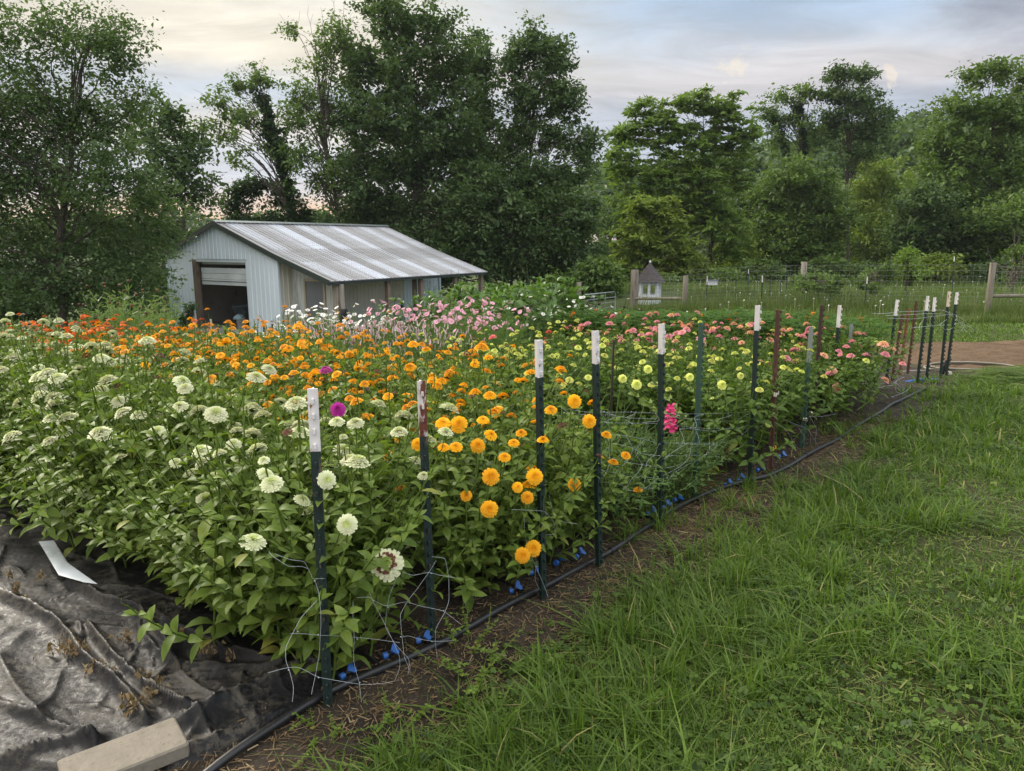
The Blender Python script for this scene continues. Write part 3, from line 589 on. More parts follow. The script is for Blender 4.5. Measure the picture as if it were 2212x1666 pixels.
for i, (a, b, c, d, bo, ti, tl, yw, lb) in enumerate(POSTS): tpost(a, b, c, d, bo, ti, tl, yw, lb, extra=clips if i == 7 else foil if i == 8 else None)
# thin stakes in the beds
M_STAKE = paint('dark_stake', (.03, .022, .018), .8, scale=20)
M_STAKEW = paint('pale_stake', (.5, .48, .45), .7, scale=20)
for (u0, v0, u1, v1, yy, m, lb) in [(1326, 735, 1318, 890, 5.6, M_STAKE, 'thin dark stake standing in the lime zinnias'), (455, 690, 458, 735, 12.5, M_STAKEW, 'pale-topped short stake in front of the barn doorway'), (486, 705, 487, 735, 13.5, M_STAKE, 'small brown stake in front of the white bucket'), (569, 692, 571, 735, 12.0, M_STAKE, 'dark stake at the barn corner left of the white cosmos'), (588, 700, 589, 740, 11.5, M_STAKE, 'dark stake among the white cosmos near the barn door')]:
    p, q = at_y(u0, v0, yy), at_y(u1, v1, yy); q[2] = float(g(q[0], q[1])); o = MB().tube([(0, 0, -.1), *[tuple((p - q) * f) for f in (.3, .7, 1)]], .010 if yy < 8 else .016, 6).build('stake', m, None, q); tag(o, lb, 'stake', 'thin stakes')

# ================================================================== trellis netting
M_NET = paint('white_net', (.46, .50, .52), .4, scale=20, bump=0)
def netting(name_label, lines, off=0.0, r=.0007, jit=.02, knots=True):
    """lines: lists of view points on the upright plane of the row end"""
    mb = MB(); used = {}; r0 = rng
    for ln in lines:
        P = np.array([onplane(u, v, off) for u, v in ln]); n = max(6, len(P) * 5); P = smooth_path(P, n, 1); ph = r0.uniform(0, 6.28)
        P[:, :2] += E2 * (jit * np.sin(np.linspace(0, 5, n) + ph))[:, None]
        mb.tube(P, r, 5)
    if knots:
        pts = [p for ln in lines for p in ln]
        for p in pts:
            if pts.count(p) > 1 and p not in used:
                used[p] = 1; c = onplane(*p, off); mb.lathe(c, [(0, -.003), (.0032, 0), (0, .003)], 6)
    o = mb.build('trellis_netting', M_NET); return tag(o, name_label, 'netting')
def z6(x, y): return (1000 + x / 1.7015) * .5421, (2200 + y / 1.7015) * .5421
K = lambda *a: [z6(*p) for p in a]
netting('white trellis netting hanging loose around the first two posts', [
  K((245, 540), (318, 540), (456, 562), (720, 590), (1000, 610)), K((135, 835), (255, 800), (340, 790), (458, 852), (738, 886), (900, 878), (1050, 856)), K((700, 300), (800, 300), (830, 330), (930, 375), (1078, 346), (1160, 375), (1306, 399), (1410, 485)),
  K((1015, 575), (1080, 575), (1150, 600), (1227, 607), (1350, 588)), K((432, 195), (448, 262), (456, 562), (468, 700), (458, 852), (430, 980)), K((445, 330), (360, 450), (318, 540), (250, 660), (240, 740), (255, 800), (270, 900), (260, 1000)),
  K((675, 330), (690, 450), (720, 590), (716, 760), (738, 886), (735, 1060)), K((790, 190), (830, 330), (880, 450), (940, 590), (990, 700), (1000, 780), (950, 950), (900, 1030)), K((970, 170), (935, 290), (930, 375), (930, 520), (1000, 640), (1080, 730), (1050, 856), (1000, 950)),
  K((1260, 60), (1222, 145), (1150, 260), (1078, 346), (1020, 430), (1015, 575), (1018, 700), (1060, 800)), K((1245, 40), (1340, 50), (1355, 180), (1340, 330), (1306, 399), (1230, 510), (1227, 607), (1250, 720), (1240, 800)), K((1010, 125), (1070, 150), (1222, 145), (1290, 165), (1385, 175)),
  K((125, 0), (145, 30), (230, 85), (358, 105), (410, 125)), K((160, 10), (240, 40), (345, 55), (430, 170), (432, 195), (520, 190))], -.035)
def z5(x, y): return (1100 + x / 1.666) * .5421, (1400 + y / 1.666) * .5421
K5 = lambda *a: [z5(*p) for p in a]
netting('white trellis netting gathered at the third post below the orange zinnias', [K5((1560, 1050), (1700, 1050), (1760, 1055), (1830, 1120), (1862, 1220), (1790, 1225), (1670, 1225)), K5((1640, 1100), (1670, 1225), (1730, 1430), (1785, 1625)), K5((1690, 1290), (1730, 1430), (1740, 1530), (1785, 1625), (1800, 1640)), K5((1800, 950), (1860, 1060), (1880, 1130), (1980, 1140))], -.03)
def z7(x, y): return (2300 + x / 1.851) * .5421, (1200 + y / 1.851) * .5421
K7 = lambda *a: [z7(*p) for p in a]
def net_row(label, u0, u1, v0, v1, rows, cols, off, sag, r=.00065):
    lines = []; gp = {}
    for i in range(rows + 1):
        for j in range(cols + 1):
            f, h = j / cols, i / rows; gp[i, j] = (u0[0] + (u1[0] - u0[0]) * f + (v0[0] - u0[0]) * h * (1 - f) + (v1[0] - u1[0]) * h * f + random.gauss(0, sag), u0[1] + (u1[1] - u0[1]) * f + (v0[1] - u0[1]) * h * (1 - f) + (v1[1] - u1[1]) * h * f + random.gauss(0, sag * .5) + sag * 1.2 * math.sin(f * 3.14))
    for i in range(rows + 1): lines.append([gp[i, j] for j in range(cols + 1)])
    for j in range(cols + 1): lines.append([gp[i, j] for i in range(rows + 1)])
    return netting(label, lines, off, r, .03)
net_row('upper white trellis netting stretched over the snapdragon bed', z7(-120, 800), z7(1440, 825), z7(-60, 860), z7(1290, 940), 2, 9, .10, 4)
net_row('lower white trellis netting drooping over the snapdragon bed', z7(250, 970), z7(1010, 1060), z7(200, 1340), z7(640, 1370), 4, 6, .06, 7)
net_row('short limp netting hanging between the snapdragon posts', z7(740, 960), z7(1260, 900), z7(760, 1120), z7(1020, 1140), 2, 4, .08, 6)
netting('white netting tied beside the foil-wrapped post', [K7((1470, 900), (1510, 930), (1580, 1030), (1650, 1090)), K7((1520, 870), (1650, 920), (1700, 940), (1750, 1050), (1780, 1110)), K7((1650, 930), (1660, 1050)), K7((1690, 940), (1720, 1010), (1760, 1110)), K7((1730, 860), (1750, 940), (1740, 1010), (1780, 1110)), K7((1700, 850), (1820, 855), (1900, 830))], 0)
def z8(x, y): return (3200 + x / 2.3795) * .5421, (1100 + y / 2.3795) * .5421
K8 = lambda *a: [z8(*p) for p in a]
netting('tangled white netting in the weeds below the leaning white-tipped post', [K8((610, 905), (695, 908), (830, 915), (900, 960), (960, 1080), (1000, 1130)), K8((695, 860), (695, 908), (700, 960)), K8((640, 950), (770, 955)), K8((560, 1020), (700, 1022), (800, 1010)), K8((830, 915), (850, 1020), (920, 1100), (945, 1190), (910, 1290)), K8((970, 960), (920, 985), (850, 1040), (780, 1040), (690, 1060)), K8((860, 1150), (965, 1085), (1040, 1050)), K8((900, 920), (925, 990), (965, 1085), (1000, 1140)), K8((850, 1140), (945, 1190), (1020, 1230)), K8((910, 1290), (960, 1305)), K8((890, 1000), (870, 1100), (965, 1125), (910, 1030), (850, 1000)), K8((980, 870), (1000, 960), (1050, 1050), (1090, 1140))], .1, .0016)
netting('white netting stretched over the four posts beside the tilled soil', [K8((640, 355), (750, 357), (905, 340), (1110, 335), (1330, 322), (1445, 370)), K8((800, 400), (1035, 408), (1200, 385), (1445, 370)), K8((780, 375), (1000, 370), (1200, 355), (1445, 370)), K8((1445, 370), (1500, 400), (1520, 470), (1500, 520)), K8((1445, 370), (1420, 480), (1360, 520), (1300, 460), (1250, 390)), K8((1010, 492), (1130, 480), (1310, 468), (1425, 465), (1515, 435)), K8((1330, 322), (1450, 420), (1530, 500), (1600, 555)), K8((1445, 370), (1540, 500)), K8((1515, 435), (1610, 515)), K8((1130, 370), (1135, 420), (1110, 515)), K8((1215, 360), (1220, 480)), K8((1370, 330), (1380, 400), (1310, 468), (1290, 400))], .1, .0017)
# ================================================================== barn
M_WALL = paint('white_metal_siding', (.71, .80, .89), .42, .1, scale=1.2, mul=(1, 1, .25), bump=.03)
M_WALLIN = paint('board_lining', (.42, .36, .29), .8, 0, (.26, .21, .16), .6, 3, bump=.2)
M_SIDE = paint('cream_siding', (.68, .63, .54), .5, .1, scale=1.5, mul=(1, 1, .25), bump=.03)
M_PARTN = paint('grey_green_siding', (.48, .50, .49), .45, .1, (.30, .31, .30), .6, 1.5, (1, 1, .2), .03)
M_TRIM = paint('dark_green_trim', (.030, .042, .038), .45, .1, scale=3, bump=.03)
M_WOOD = paint('weathered_wood', (.17, .125, .095), .85, 0, (.08, .055, .04), .55, 9, (1, 1, .12), .5)
M_WOODG = paint('grey_weathered_wood', (.28, .245, .21), .85, 0, (.13, .10, .08), .56, 9, (1, 1, .12), .6)
M_DOORG = paint('grey_door', (.155, .165, .185), .5, 0, scale=3, bump=.02)
M_DOORFR = paint('tan_door_frame', (.34, .30, .22), .6, 0, scale=5, bump=.1)
M_ROLL = paint('roller_door', (.60, .64, .66), .4, .1, scale=4, bump=.02)
M_CONC = paint('pale_concrete', (.42, .41, .39), .9, 0, (.30, .28, .25), .6, 4, bump=.2)
def m_roof(nt, out):
    k = NT(nt); at = k.n('ShaderNodeAttribute', attribute_name='tint'); a = k.noise(1.2, 6, .7, 'Object', (6, .5, 1)); b = k.noise(20, 4, .6)
    f = k.n('ShaderNodeMath', operation='ADD', use_clamp=True); k.l(at.outputs['Fac'], f.inputs[0]); k.l(k.rng(a, .3, .7, -.13, .13), f.inputs[1])
    col = k.ramp(f.outputs[0], [(0, (.20, .20, .205)), (.4, (.36, .36, .375)), (.75, (.52, .545, .60)), (1, (.66, .70, .78))])
    p = k.pr(col, k.rng(f.outputs[0], 0, 1, .55, .34), .25, k.bump(b, .06, .004)); k.l(p.outputs[0], out.inputs[0])
M_ROOF = mat('ribbed_roof', m_roof)
AZB = 0.543; BZ = -1.66; BX, BY = -8.543, 27.187; BW, BL, HW, HR, W2, HL = 6.453, 9.77, 2.92, 4.16, 2.50, 2.10
DL, DR, DH = 4.877, 1.693, 2.77
def barn():
    o = thing('metal_barn', (BX, BY, BZ), 'white metal barn with ribbed roof, open roller door and side lean-to', 'barn'); o.rotation_euler = (0, 0, -AZB)
    # local axes: +Y runs back along the barn, -X across to the left, +X to the lean-to; origin at the front corner by the lean-to
    xm = -BW / 2; sl = (HR - HW - .05) / (BW / 2)
    def roofz(x): return HR - .05 - abs(x - xm) * sl if x <= 0 else HW - x * (HW - HL) / W2
    def siding(mb, x0, x1, y, zlo, zhi, face, step=.2286, rib=.019):
        n = max(1, round((x1 - x0) / step)); xs_ = np.linspace(x0, x1, n + 1); s = face
        for a, b in zip(xs_[:-1], xs_[1:]):
            lo = zlo((a + b) / 2); mb.poly([(a, y, lo), (b, y, lo), (b, y, zhi(b)), (a, y, zhi(a))] if s < 0 else [(b, y, lo), (a, y, lo), (a, y, zhi(a)), (b, y, zhi(b))])
            c = a; w = .024
            lo = max(zlo(a - .01), zlo(a + .01)); P = [(c - w, y, 0), (c - .011, y + s * rib, 0), (c + .011, y + s * rib, 0), (c + w, y, 0)]
            zt = zhi(a) - .004
            if zt > lo + .02: mb.prism([(px_, py_, lo) for px_, py_, _ in P][:: (1 if s > 0 else -1)], (0, 0, zt - lo))
    # the roller opening goes through the gable wall
    zlo = lambda x: DH if -DL < x < -DR else -.15
    mb = MB(); e = [-BW, -DL, -DR, 0]
    for a, b in zip(e[:-1], e[1:]): siding(mb, a, b, 0, zlo, roofz, -1)
    mb.build('gable_wall', M_WALL, o)
    def wallx(name, x, y0, y1, z1, face, m, inside=False):
        mb = MB(); n = round((y1 - y0) / .2286); yy = np.linspace(y0, y1, n + 1)
        for a, b in zip(yy[:-1], yy[1:]):
            mb.poly([(x, a, -.15), (x, b, -.15), (x, b, z1), (x, a, z1)] if face > 0 else [(x, b, -.15), (x, a, -.15), (x, a, z1), (x, b, z1)])
            if not inside: mb.prism([(x, b - .024, -.15), (x + face * .019, b - .011, -.15), (x + face * .019, b + .011, -.15), (x, b + .024, -.15)][:: (1 if face < 0 else -1)], (0, 0, z1 + .15 - .01))
        return mb.build(name, m, o)
    wallx('side_wall', 0, .012, 7.1, HW - .02, 1, M_SIDE); wallx('far_side_wall', .012, 7.14, BL, HW - .02, 1, M_WALL); wallx('left_wall', -BW, .012, BL, HW - .06, -1, M_WALL)
    mb = MB(); siding(mb, -BW, 0, BL + .01, lambda x: -.15, roofz, 1); mb.build('back_wall', M_WALL, o)
    [MB().box(a_, b_).build('corner_trim', M_WALL, o) for a_, b_ in (((.03, -.012, HW / 2 - .1), (.075, .09, HW + .1)), ((-BW - .02, -.012, HW / 2 - .13), (.07, .09, HW)), ((.045, BL - .02, HW / 2 - .1), (.10, .10, HW)))]
    # inside: boards, girts and floor
    mb = MB(); mb.poly([(-BW + .06, 6.2, -.1), (-.06, 6.2, -.1), (-.06, 6.2, 2.8), (xm, 6.2, 3.95), (-BW + .06, 6.2, 2.8)]); mb.poly([(-BW + .06, .12, -.1), (-BW + .06, 6.2, -.1), (-BW + .06, 6.2, 2.85), (-BW + .06, .12, 2.85)]).poly([(-.06, 6.2, -.1), (-.06, .12, -.1), (-.06, .12, 2.85), (-.06, 6.2, 2.85)]); mb.build('lining', M_WALLIN, o)
    mb = MB()
    for z in (.75, 1.55, 2.3): mb.box((xm, 6.14, z), (BW - .2, .09, .14))
    for x in (-5.2, -3.9, -2.5, -1.2): mb.box((x, 6.09, 1.5), (.14, .12, 3.0))
    mb.build('wall_girts', M_WOOD, o)
    MB().box((xm, 3.1, -.06), (BW - .1, 6.1, .12)).box(((-DL - DR) / 2, -.35, -.07), (DL - DR, .75, .10)).build('floor_slab', M_CONC, o)
    # door opening
    w = DL - DR; cx = -(DL + DR) / 2
    MB().box((-DL + .10, .10, DH / 2 - .05), (.20, .20, DH)).build('door_post', M_WOOD, o)
    MB().box((-DR - .04, .12, DH / 2 - .05), (.07, .18, DH)).build('door_post', M_WALL, o)
    MB().box((cx, .12, DH - .055), (w - .02, .18, .12)).build('door_header', M_WALL, o)
    rd = bpy.data.objects.new('roller_door', None); COL.objects.link(rd); rd.parent = o; rd['label'] = 'pale roller door rolled down about a third'
    for i in range(4):
        z = DH - .12 - i * .225; h = .10 if i == 0 else .222
        MB().bbox((cx + .13, .17 + (.06 if i == 0 else 0), z - h / 2), (w - .36, .035, h - .006), .012).build('door_panel', M_ROLL, rd)
        if i == 0: continue
    MB().tube([(cx - w / 2 + .3, .145, DH - .86), (cx + w / 2 - .1, .145, DH - .86)], .014, 6).build('bottom_bar', M_TRIM, rd)
    # roof: ribbed sheets, each sheet with its own weathering
    ov = .14; y0, y1 = -ov, BL + ov; nrib = round((y1 - y0) / .2286); sheets = {}; rs = np.random.default_rng(3)
    tones = [.30, .72, .42, .50, .92, .30, .78, .36, .55, .82, .38, .45, .74, .40, .62, .45, .5]
    def roof_side(name, pts, side):
        mb = MB(); pts = np.array(pts)                       # list of (x, z) from the ridge down
        for i in range(nrib):
            ya = y0 + (y1 - y0) * i / nrib; yb = y0 + (y1 - y0) * (i + 1) / nrib; w_ = yb - ya
            prof = [(0, .0), (.10, 0), (.13, .034), (.23, .034), (.26, 0), (.60, 0), (.615, .008), (.65, .008), (.665, 0), (1, 0)]
            sh = tones[int((i + 1) / 2.9) % len(tones)] + rs.normal(0, .05); V = []
            for x, z in pts:
                for a, h in prof: V.append((x, ya + a * w_, z + h))
            k = len(prof); F = [(r * k + j, r * k + j + 1, (r + 1) * k + j + 1, (r + 1) * k + j) for r in range(len(pts) - 1) for j in range(k - 1)]
            F = [f if side < 0 else f[::-1] for f in F]; mb.add(V, F, np.clip(sh, 0, 1))
        u = pts[[0, 1, -1]] if len(pts) > 2 else pts
        mb.add([(x, y, z - .03) for x, z in u for y in (y0, y1)], [(i * 2, i * 2 + 1, i * 2 + 3, i * 2 + 2) for i in range(len(u) - 1)], .1)
        return mb.build(name, M_ROOF, o)
    brk = (0.0, HW + .045); xo = W2 + .22; zo = HW + .045 - xo * (HW - HL) / W2
    roof_side('lean_side_roof', [(xm, HR), (xm / 2, (HR + brk[1]) / 2), brk, (xo / 2, (brk[1] + zo) / 2), (xo, zo)], 1)
    xl = -BW - .22; roof_side('left_roof', [(xm, HR), (xl, HR - (xm - xl) * sl)], -1)
    MB().prism([(xm - .16, y0 - .01, HR + .01), (xm, y0 - .01, HR + .085), (xm + .16, y0 - .01, HR + .01), (xm, y0 - .01, HR + .062)], (0, y1 - y0 + .02, 0)).build('ridge_cap', M_GALV, o)
    def fascia(name, a, b, m=M_TRIM):
        (xa, za), (xb, zb) = a, b; MB().prism([(xa, y0 - .012, za - .15), (xb, y0 - .012, zb - .15), (xb, y0 - .012, zb + .045), (xa, y0 - .012, za + .045)], (0, -.035, 0)).build(name, m, o)
    fascia('rake_trim', (xm - .002, HR), (xl, HR - (xm - xl) * sl)); fascia('rake_trim', (xm + .002, HR), brk); fascia('rake_trim', brk, (xo, zo))
    MB().box((xo - .06, BL / 2, zo - .075), (.05, BL + .2, .10)).build('eave_board', M_TRIM, o)
    # lean-to: partition with the grey door, posts along the open side
    def pz(x): return roofz(x) - .05
    dx0, dx1, dh = .78, 1.66, 2.0; mb = MB(); z2 = lambda x: dh + .08 if dx0 - .09 < x < dx1 + .09 else -.15
    e = [.08, dx0 - .09, dx1 + .09, W2 - .1]
    for a, b in zip(e[:-1], e[1:]): siding(mb, a, b, .62, z2, pz, -1)
    mb.build('partition_wall', M_PARTN, o)
    dr = MB().bbox(((dx0 + dx1) / 2, .62, dh / 2 - .06), (dx1 - dx0, .045, dh + .12), .006).build('side_door', M_DOORG, o); dr['label'] = 'plain grey side door in a tan frame'
    MB().box((dx0 - .045, .60, dh / 2 - .06), (.085, .09, dh + .12)).box((dx1 + .045, .60, dh / 2 - .06), (.085, .09, dh + .12)).box(((dx0 + dx1) / 2, .60, dh + .042), (dx1 - dx0 + .17, .09, .08)).build('door_frame', M_DOORFR, dr)
    MB().tube([(dx1 - .07, .59, .95), (dx1 - .07, .54, .95)], .018, 8).tube([(dx1 - .07, .54, .95), (dx1 - .07, .515, .95)], .03, 8).build('door_knob', M_GALV, dr)
    for i, y in enumerate((.42, 3.15, 5.2, 7.6, BL - .12)):
        mb = MB(); z1 = zo + .05
        mb.bbox((W2 - .02, y, z1 / 2 - .2), (.17 if i else .24, .17 if i else .22, z1 + .3), .012)
        if i == 2: mb.bbox((W2 - .3, y - .05, z1 / 2 - .2), (.15, .15, z1 + .3), .012)
        if i == 0: mb.bbox((W2 + .20, y + .02, z1 / 2 - .25), (.12, .14, z1 + .15), .012)
        mb.build('lean_to_post', M_WOODG if i == 0 else M_WOOD, o)
    MB().box((W2 - .1, BL / 2, zo - .03), (.06, BL, .16)).build('eave_beam', M_WOOD, o)
    return o
BARN = barn()
def bl(x, y, z=0):
    c, s = math.cos(-AZB), math.sin(-AZB); return (BX + x * c - y * s, BY + x * s + y * c, BZ + z)
M_BIN = paint('grey_bin', (.13, .15, .19), .55, 0, scale=6, bump=.05)
M_BUCK = paint('white_bucket', (.55, .56, .58), .5, 0, scale=9, bump=.03)
M_RAG = paint('pale_blue_cloth', (.30, .40, .45), .9, 0, scale=12, bump=.3)
def barn_contents():
    o = thing('rubbish_bin', bl(-3.95, 1.5), 'grey plastic rubbish bin just inside the barn doorway', 'bin')
    MB().lathe((0, 0, 0), [(0, .01), (.27, .01), (.34, .80), (.36, .80), (.36, .86), (.33, .86), (.26, .05), (0, .05)], 20).build('bin_body', M_BIN, o)
    for a in (0, math.pi): MB().box((.375 * math.cos(a), 0, .72), (.06, .16, .05)).build('bin_handle', M_BIN, o)
    o = thing('bucket', bl(-3.15, .75), 'white plastic bucket with a pale blue cloth on the barn floor', 'bucket')
    MB().lathe((0, 0, 0), [(0, .01), (.135, .01), (.165, .40), (.178, .40), (.178, .43), (.155, .43), (.13, .03), (0, .03)], 18).build('bucket_body', M_BUCK, o)
    MB().tube([(.17 * math.cos(a), -.06 * math.sin(a) - .12 * math.sin(a), .38 - .16 * math.sin(a)) for a in np.linspace(0, math.pi, 12)], .006, 5).build('bucket_handle', M_GALV, o)
    mb = MB(); th = np.arange(14) * 2 * math.pi / 14; rr = np.random.default_rng(4)
    mb.lathe((0, 0, .40), [(.16, 0), (.20, -.03), (.21, .05), (.15, .11), (.07, .17), (.0, .17)], 14); V = mb.b[-1][0]; V += rr.normal(0, .02, V.shape)
    tag(mb.build('cloth', M_RAG, None, bl(-3.2, .72)), 'crumpled pale blue cloth heaped on the white bucket', 'cloth')
    o = thing('wheelbarrow', bl(-2.1, 2.4), 'dark garden cart standing at the right inside the barn', 'cart')
    MB().prism([(-.5, -.3, .75), (-.28, -.3, .35), (.3, -.3, .35), (.55, -.3, .75)], (0, .6, 0)).build('tray', M_DARKRUST, o)
    for y in (-.28, .28): MB().tube([(-.45, y, .2), (-.3, y, .36), (.4, y, .4), (1.0, y, .66)], .02, 6).build('cart_handle', M_WOOD, o)
    MB().tube([(-.42, -.05, .18), (-.42, .05, .18)], .18, 14).build('wheel', M_HOSE, o)
    # hoses hanging from two of the lean-to posts
    M_BH = paint('green_blue_hose', (.015, .055, .065), .45, 0, scale=8, bump=.02)
    for nm, x, y, z, n, m, hh, lb in (('hose_bundle', W2 + .22, .28, 1.08, 16, M_HOSE, 1.0, 'bundle of black hoses hung on the first lean-to post'), ('hose_coil', W2 + .05, 3.55, 1.0, 14, M_BH, .62, 'coil of blue-green hose hung on the second lean-to post')):
        mb = MB(); rr = np.random.default_rng(n)
        for i in range(n):
            a = np.linspace(0, 2 * math.pi, 26); wv = (.17 if nm == 'hose_bundle' else .32) * rr.uniform(.6, 1.05); hv = hh * rr.uniform(.8, 1.05); dx = rr.normal(0, .05); dy = rr.normal(0, .10 if nm == 'hose_bundle' else .05)
            mb.tube(np.c_[rr.normal(0, .03) + dx * np.cos(a) + .05, dy * .4 + wv * np.sin(a) * (1 - .25 * np.cos(a)), -hv / 2 + hv / 2 * np.cos(a) + .02], .014, 5)
        ob = mb.build(nm, m, None, bl(x + .12, y, z)); ob.rotation_euler = (0, 0, -AZB); tag(ob, lb, 'hoses')
        MB().tube([(-.15, 0, -.02), (.12, 0, -.01), (.15, 0, .05)], .014, 5).build('hanging_hook', M_DARKRUST, ob)
    # wooden pallet-like table under the lean-to
barn_contents()
# ================================================================== fence, gate, garden house, meadow posts
M_FPOST = paint('grey_brown_post', (.19, .165, .135), .9, 0, (.10, .085, .07), .56, 12, (1, 1, .1), .7)
M_WIRE = paint('fence_wire', (.22, .23, .23), .5, .6, scale=20, bump=0)
def fence():
    o = thing('wire_fence', (0, 0, 0), 'wooden-posted woven wire fence between the garden and the meadow', 'fence'); spots = {}
    for k_, (u, v0, v1, r, lb) in {'a': (1250, 610, 668, .135, None), 'b': (1369, 583, 668, .20, 'thickest round fence post left of the garden house'), 'c': (1478, 596, 678, .115, None), 'd': (2131, 568, 689, .105, 'pale round fence post nearest, right of the beds')}.items():
        b = gnd(u, v1); h = at_y(u, v0, b[1])[2] - b[2]; spots[k_] = (b, h); n = 14; r *= .85; mb = MB()
        mb.lathe(b, [(r, -.3), (r * 1.02, .1), (r * .97, h * .6), (r * .94, h - .012), (r * .85, h), (0, h)], n); p = mb.build('fence_post', M_FPOST, o)
        if lb: p['label'] = lb
    (b, hb), (c, hc), (d, hd), (a, ha) = spots['b'], spots['c'], spots['d'], spots['a']
    def rail(p, q, r=.05): MB().tube([p, p + (q - p) * .5 + (0, 0, .01), q], r, 8).build('brace_rail', M_FPOST, o)
    rail(b + (0, 0, .42), c + (0, 0, .55), .06)
    dirv = (d - c) / np.linalg.norm(d - c); e = d + dirv * 4.2; e[2] = float(g(e[0], e[1]))
    n1 = np.array((-.3, -.3, 0)); f = d + np.array((3.6, .25, 0)); f[2] = float(g(f[0], f[1])) + .05
    MB().lathe(f, [(.1, -.3), (.1, hd), (0, hd)], 10).build('fence_post', M_FPOST, o); rail(d + (0, 0, hd * .41), f + (0, 0, hd * .38), .052)
    # woven wire, denser at the foot
    def panel(p, q, h):
        mb = MB(); L = np.linalg.norm(q - p); n = int(L / .15); P = np.stack([np.linspace(p[i], q[i], n + 1) for i in range(3)], 1); P[:, 2] = g(P[:, 0], P[:, 1])
        for z in list(np.linspace(.05, .75, 7)) + list(np.linspace(.9, h, 5)): mb.tube(P[:: max(1, n // 24)] + (0, 0, z), .003, 4, cap=False)
        for x in P: mb.tube([x + (0, 0, .05), x + (0, 0, h)], .0026, 4, cap=False)
        mb.build('wire_mesh', M_WIRE, o)
    panel(c, d, 1.55); panel(d, f, 1.5); panel(b, c, 1.35)
    return spots
FEN = fence()
for i, (u0, v0, u1, v1, t, f, lb) in enumerate([(1647, 596, 1645, 662, .05, .50, 'slim green fence post with small white tip, left in the wire fence'), (1874, 598, 1866, 675, .27, .75, 'slim green fence post with white band right in the wire fence')]):
    c, d = FEN['c'][0], FEN['d'][0]
    # where the fence line crosses the view direction of the post
    best = min(np.linspace(0, 1, 400), key=lambda q: abs(((c + (d - c) * q)[0] / (c + (d - c) * q)[1]) - ray(u1, v1)[0] / ray(u1, v1)[1])); yy = (c + (d - c) * best)[1]
    tpost(u0, v0, u1, v1, M_GREEN, M_TIPW, .22, -30, lb, y_at=yy, name='metal_post', group='slim metal posts of the wire fence and meadow', studs=False)
for i, (u0, v0, u1, v1) in enumerate([(1528, 597, 1527, 640), (1590, 590, 1589, 640), (1617, 582, 1616, 640), (1664, 600, 1663, 650), (1687, 603, 1686, 652), (1781, 590, 1780, 660), (1795, 596, 1794, 655), (2062, 555, 2061, 600), (1700, 572, 1699, 630)]):
    tpost(u0, v0, u1, v1, M_GREEN, M_TIPW if i in (0, 2, 7) else None, .2 if i in (0, 2, 7) else 0, 20, 'slim dark metal post with white tip out in the meadow' if i in (0, 2, 7) else 'slim plain dark metal post out in the meadow', y_at=28 + (i * 3.3) % 9, name='metal_post', group='white-tipped meadow posts' if i in (0, 2, 7) else 'plain meadow posts', studs=False)
def gate():
    a = at_y(1259, 664, 29.0); b = at_y(1329, 662, 31.0); a[2] = b[2] = float(g(a[0], a[1])) + .12; o = thing('metal_gate', a, 'pale galvanised tube gate left of the garden house', 'gate'); v = b - a; h = .82
    mb = MB(); n = np.array((v[0], v[1], 0)); r = .024
    fr = [np.zeros(3), np.array((0, 0, h - .1)), n * .05 + (0, 0, h), n * .95 + (0, 0, h), n + np.array((0, 0, h - .1)), n, np.zeros(3)]
    mb.tube(fr, r, 6).build('gate_frame', M_GALV, o)
    for z in (.2, .4, .6): MB().tube([(0, 0, z), n + np.array((0, 0, z))], .019, 6).build('gate_rail', M_GALV, o)
    for f in (.33, .67): MB().tube([n * f, n * f + np.array((0, 0, h))], .015, 6).build('gate_upright', M_GALV, o)
gate()
M_SHING = paint('dark_shingles', (.045, .038, .040), .85, 0, (.075, .062, .062), .5, 12, bump=.5)
M_GZW = paint('white_painted_wood', (.62, .64, .68), .5, 0, scale=5, bump=.1)
def gazebo():
    b = gnd(1401, 657); Y = float(b[1]); q_ = Y / FPX; top = at_y(1401, 567, Y)[2] - b[2]; eave = at_y(1401, 606, Y)[2] - b[2]; r = 23 * q_; rr = 34 * q_
    o = thing('garden_house', b, 'small white garden house with dark pointed shingle roof', 'garden house', rz=.2); n = 8; th = (np.arange(n) + .5) * 2 * math.pi / n
    ring = lambda q, z: [(q * math.cos(t), q * math.sin(t), z) for t in th]
    mb = MB(); L = 7
    for i in range(L):
        f0, f1 = i / L, (i + 1) / L; V = ring(rr * (1 - f0) + .015, eave - .06 + (top - eave + .06) * f0) + ring(rr * (1 - f1) + .0, eave - .06 + (top - eave + .06) * f1)
        mb.add(V, [(j, (j + 1) % n, n + (j + 1) % n, n + j) for j in range(n)])
    mb.poly(ring(rr, eave - .06)[::-1]).build('roof', M_SHING, o)
    MB().lathe((0, 0, top - .02), [(.03, 0), (.05, .04), (.02, .09), (0, .13)], 8).build('finial', M_GZW, o)
    wh = eave * .42
    mb = MB()
    for z in np.arange(0, wh - .01, .11):
        V = ring(r + .012, z) + ring(r, z + .11); mb.add(V, [(j, (j + 1) % n, n + (j + 1) % n, n + j) for j in range(n)])
    mb.poly(ring(r, wh)).build('board_wall', M_GZW, o)
    for t in th: MB().box((r * math.cos(t), r * math.sin(t), eave / 2), (.11, .11, eave - .02), t).build('column', M_GZW, o)
    MB().tube(ring(r, eave - .12) + ring(r, eave - .12)[:1], .07, 4, smooth=False).build('top_beam', M_GZW, o)
gazebo()
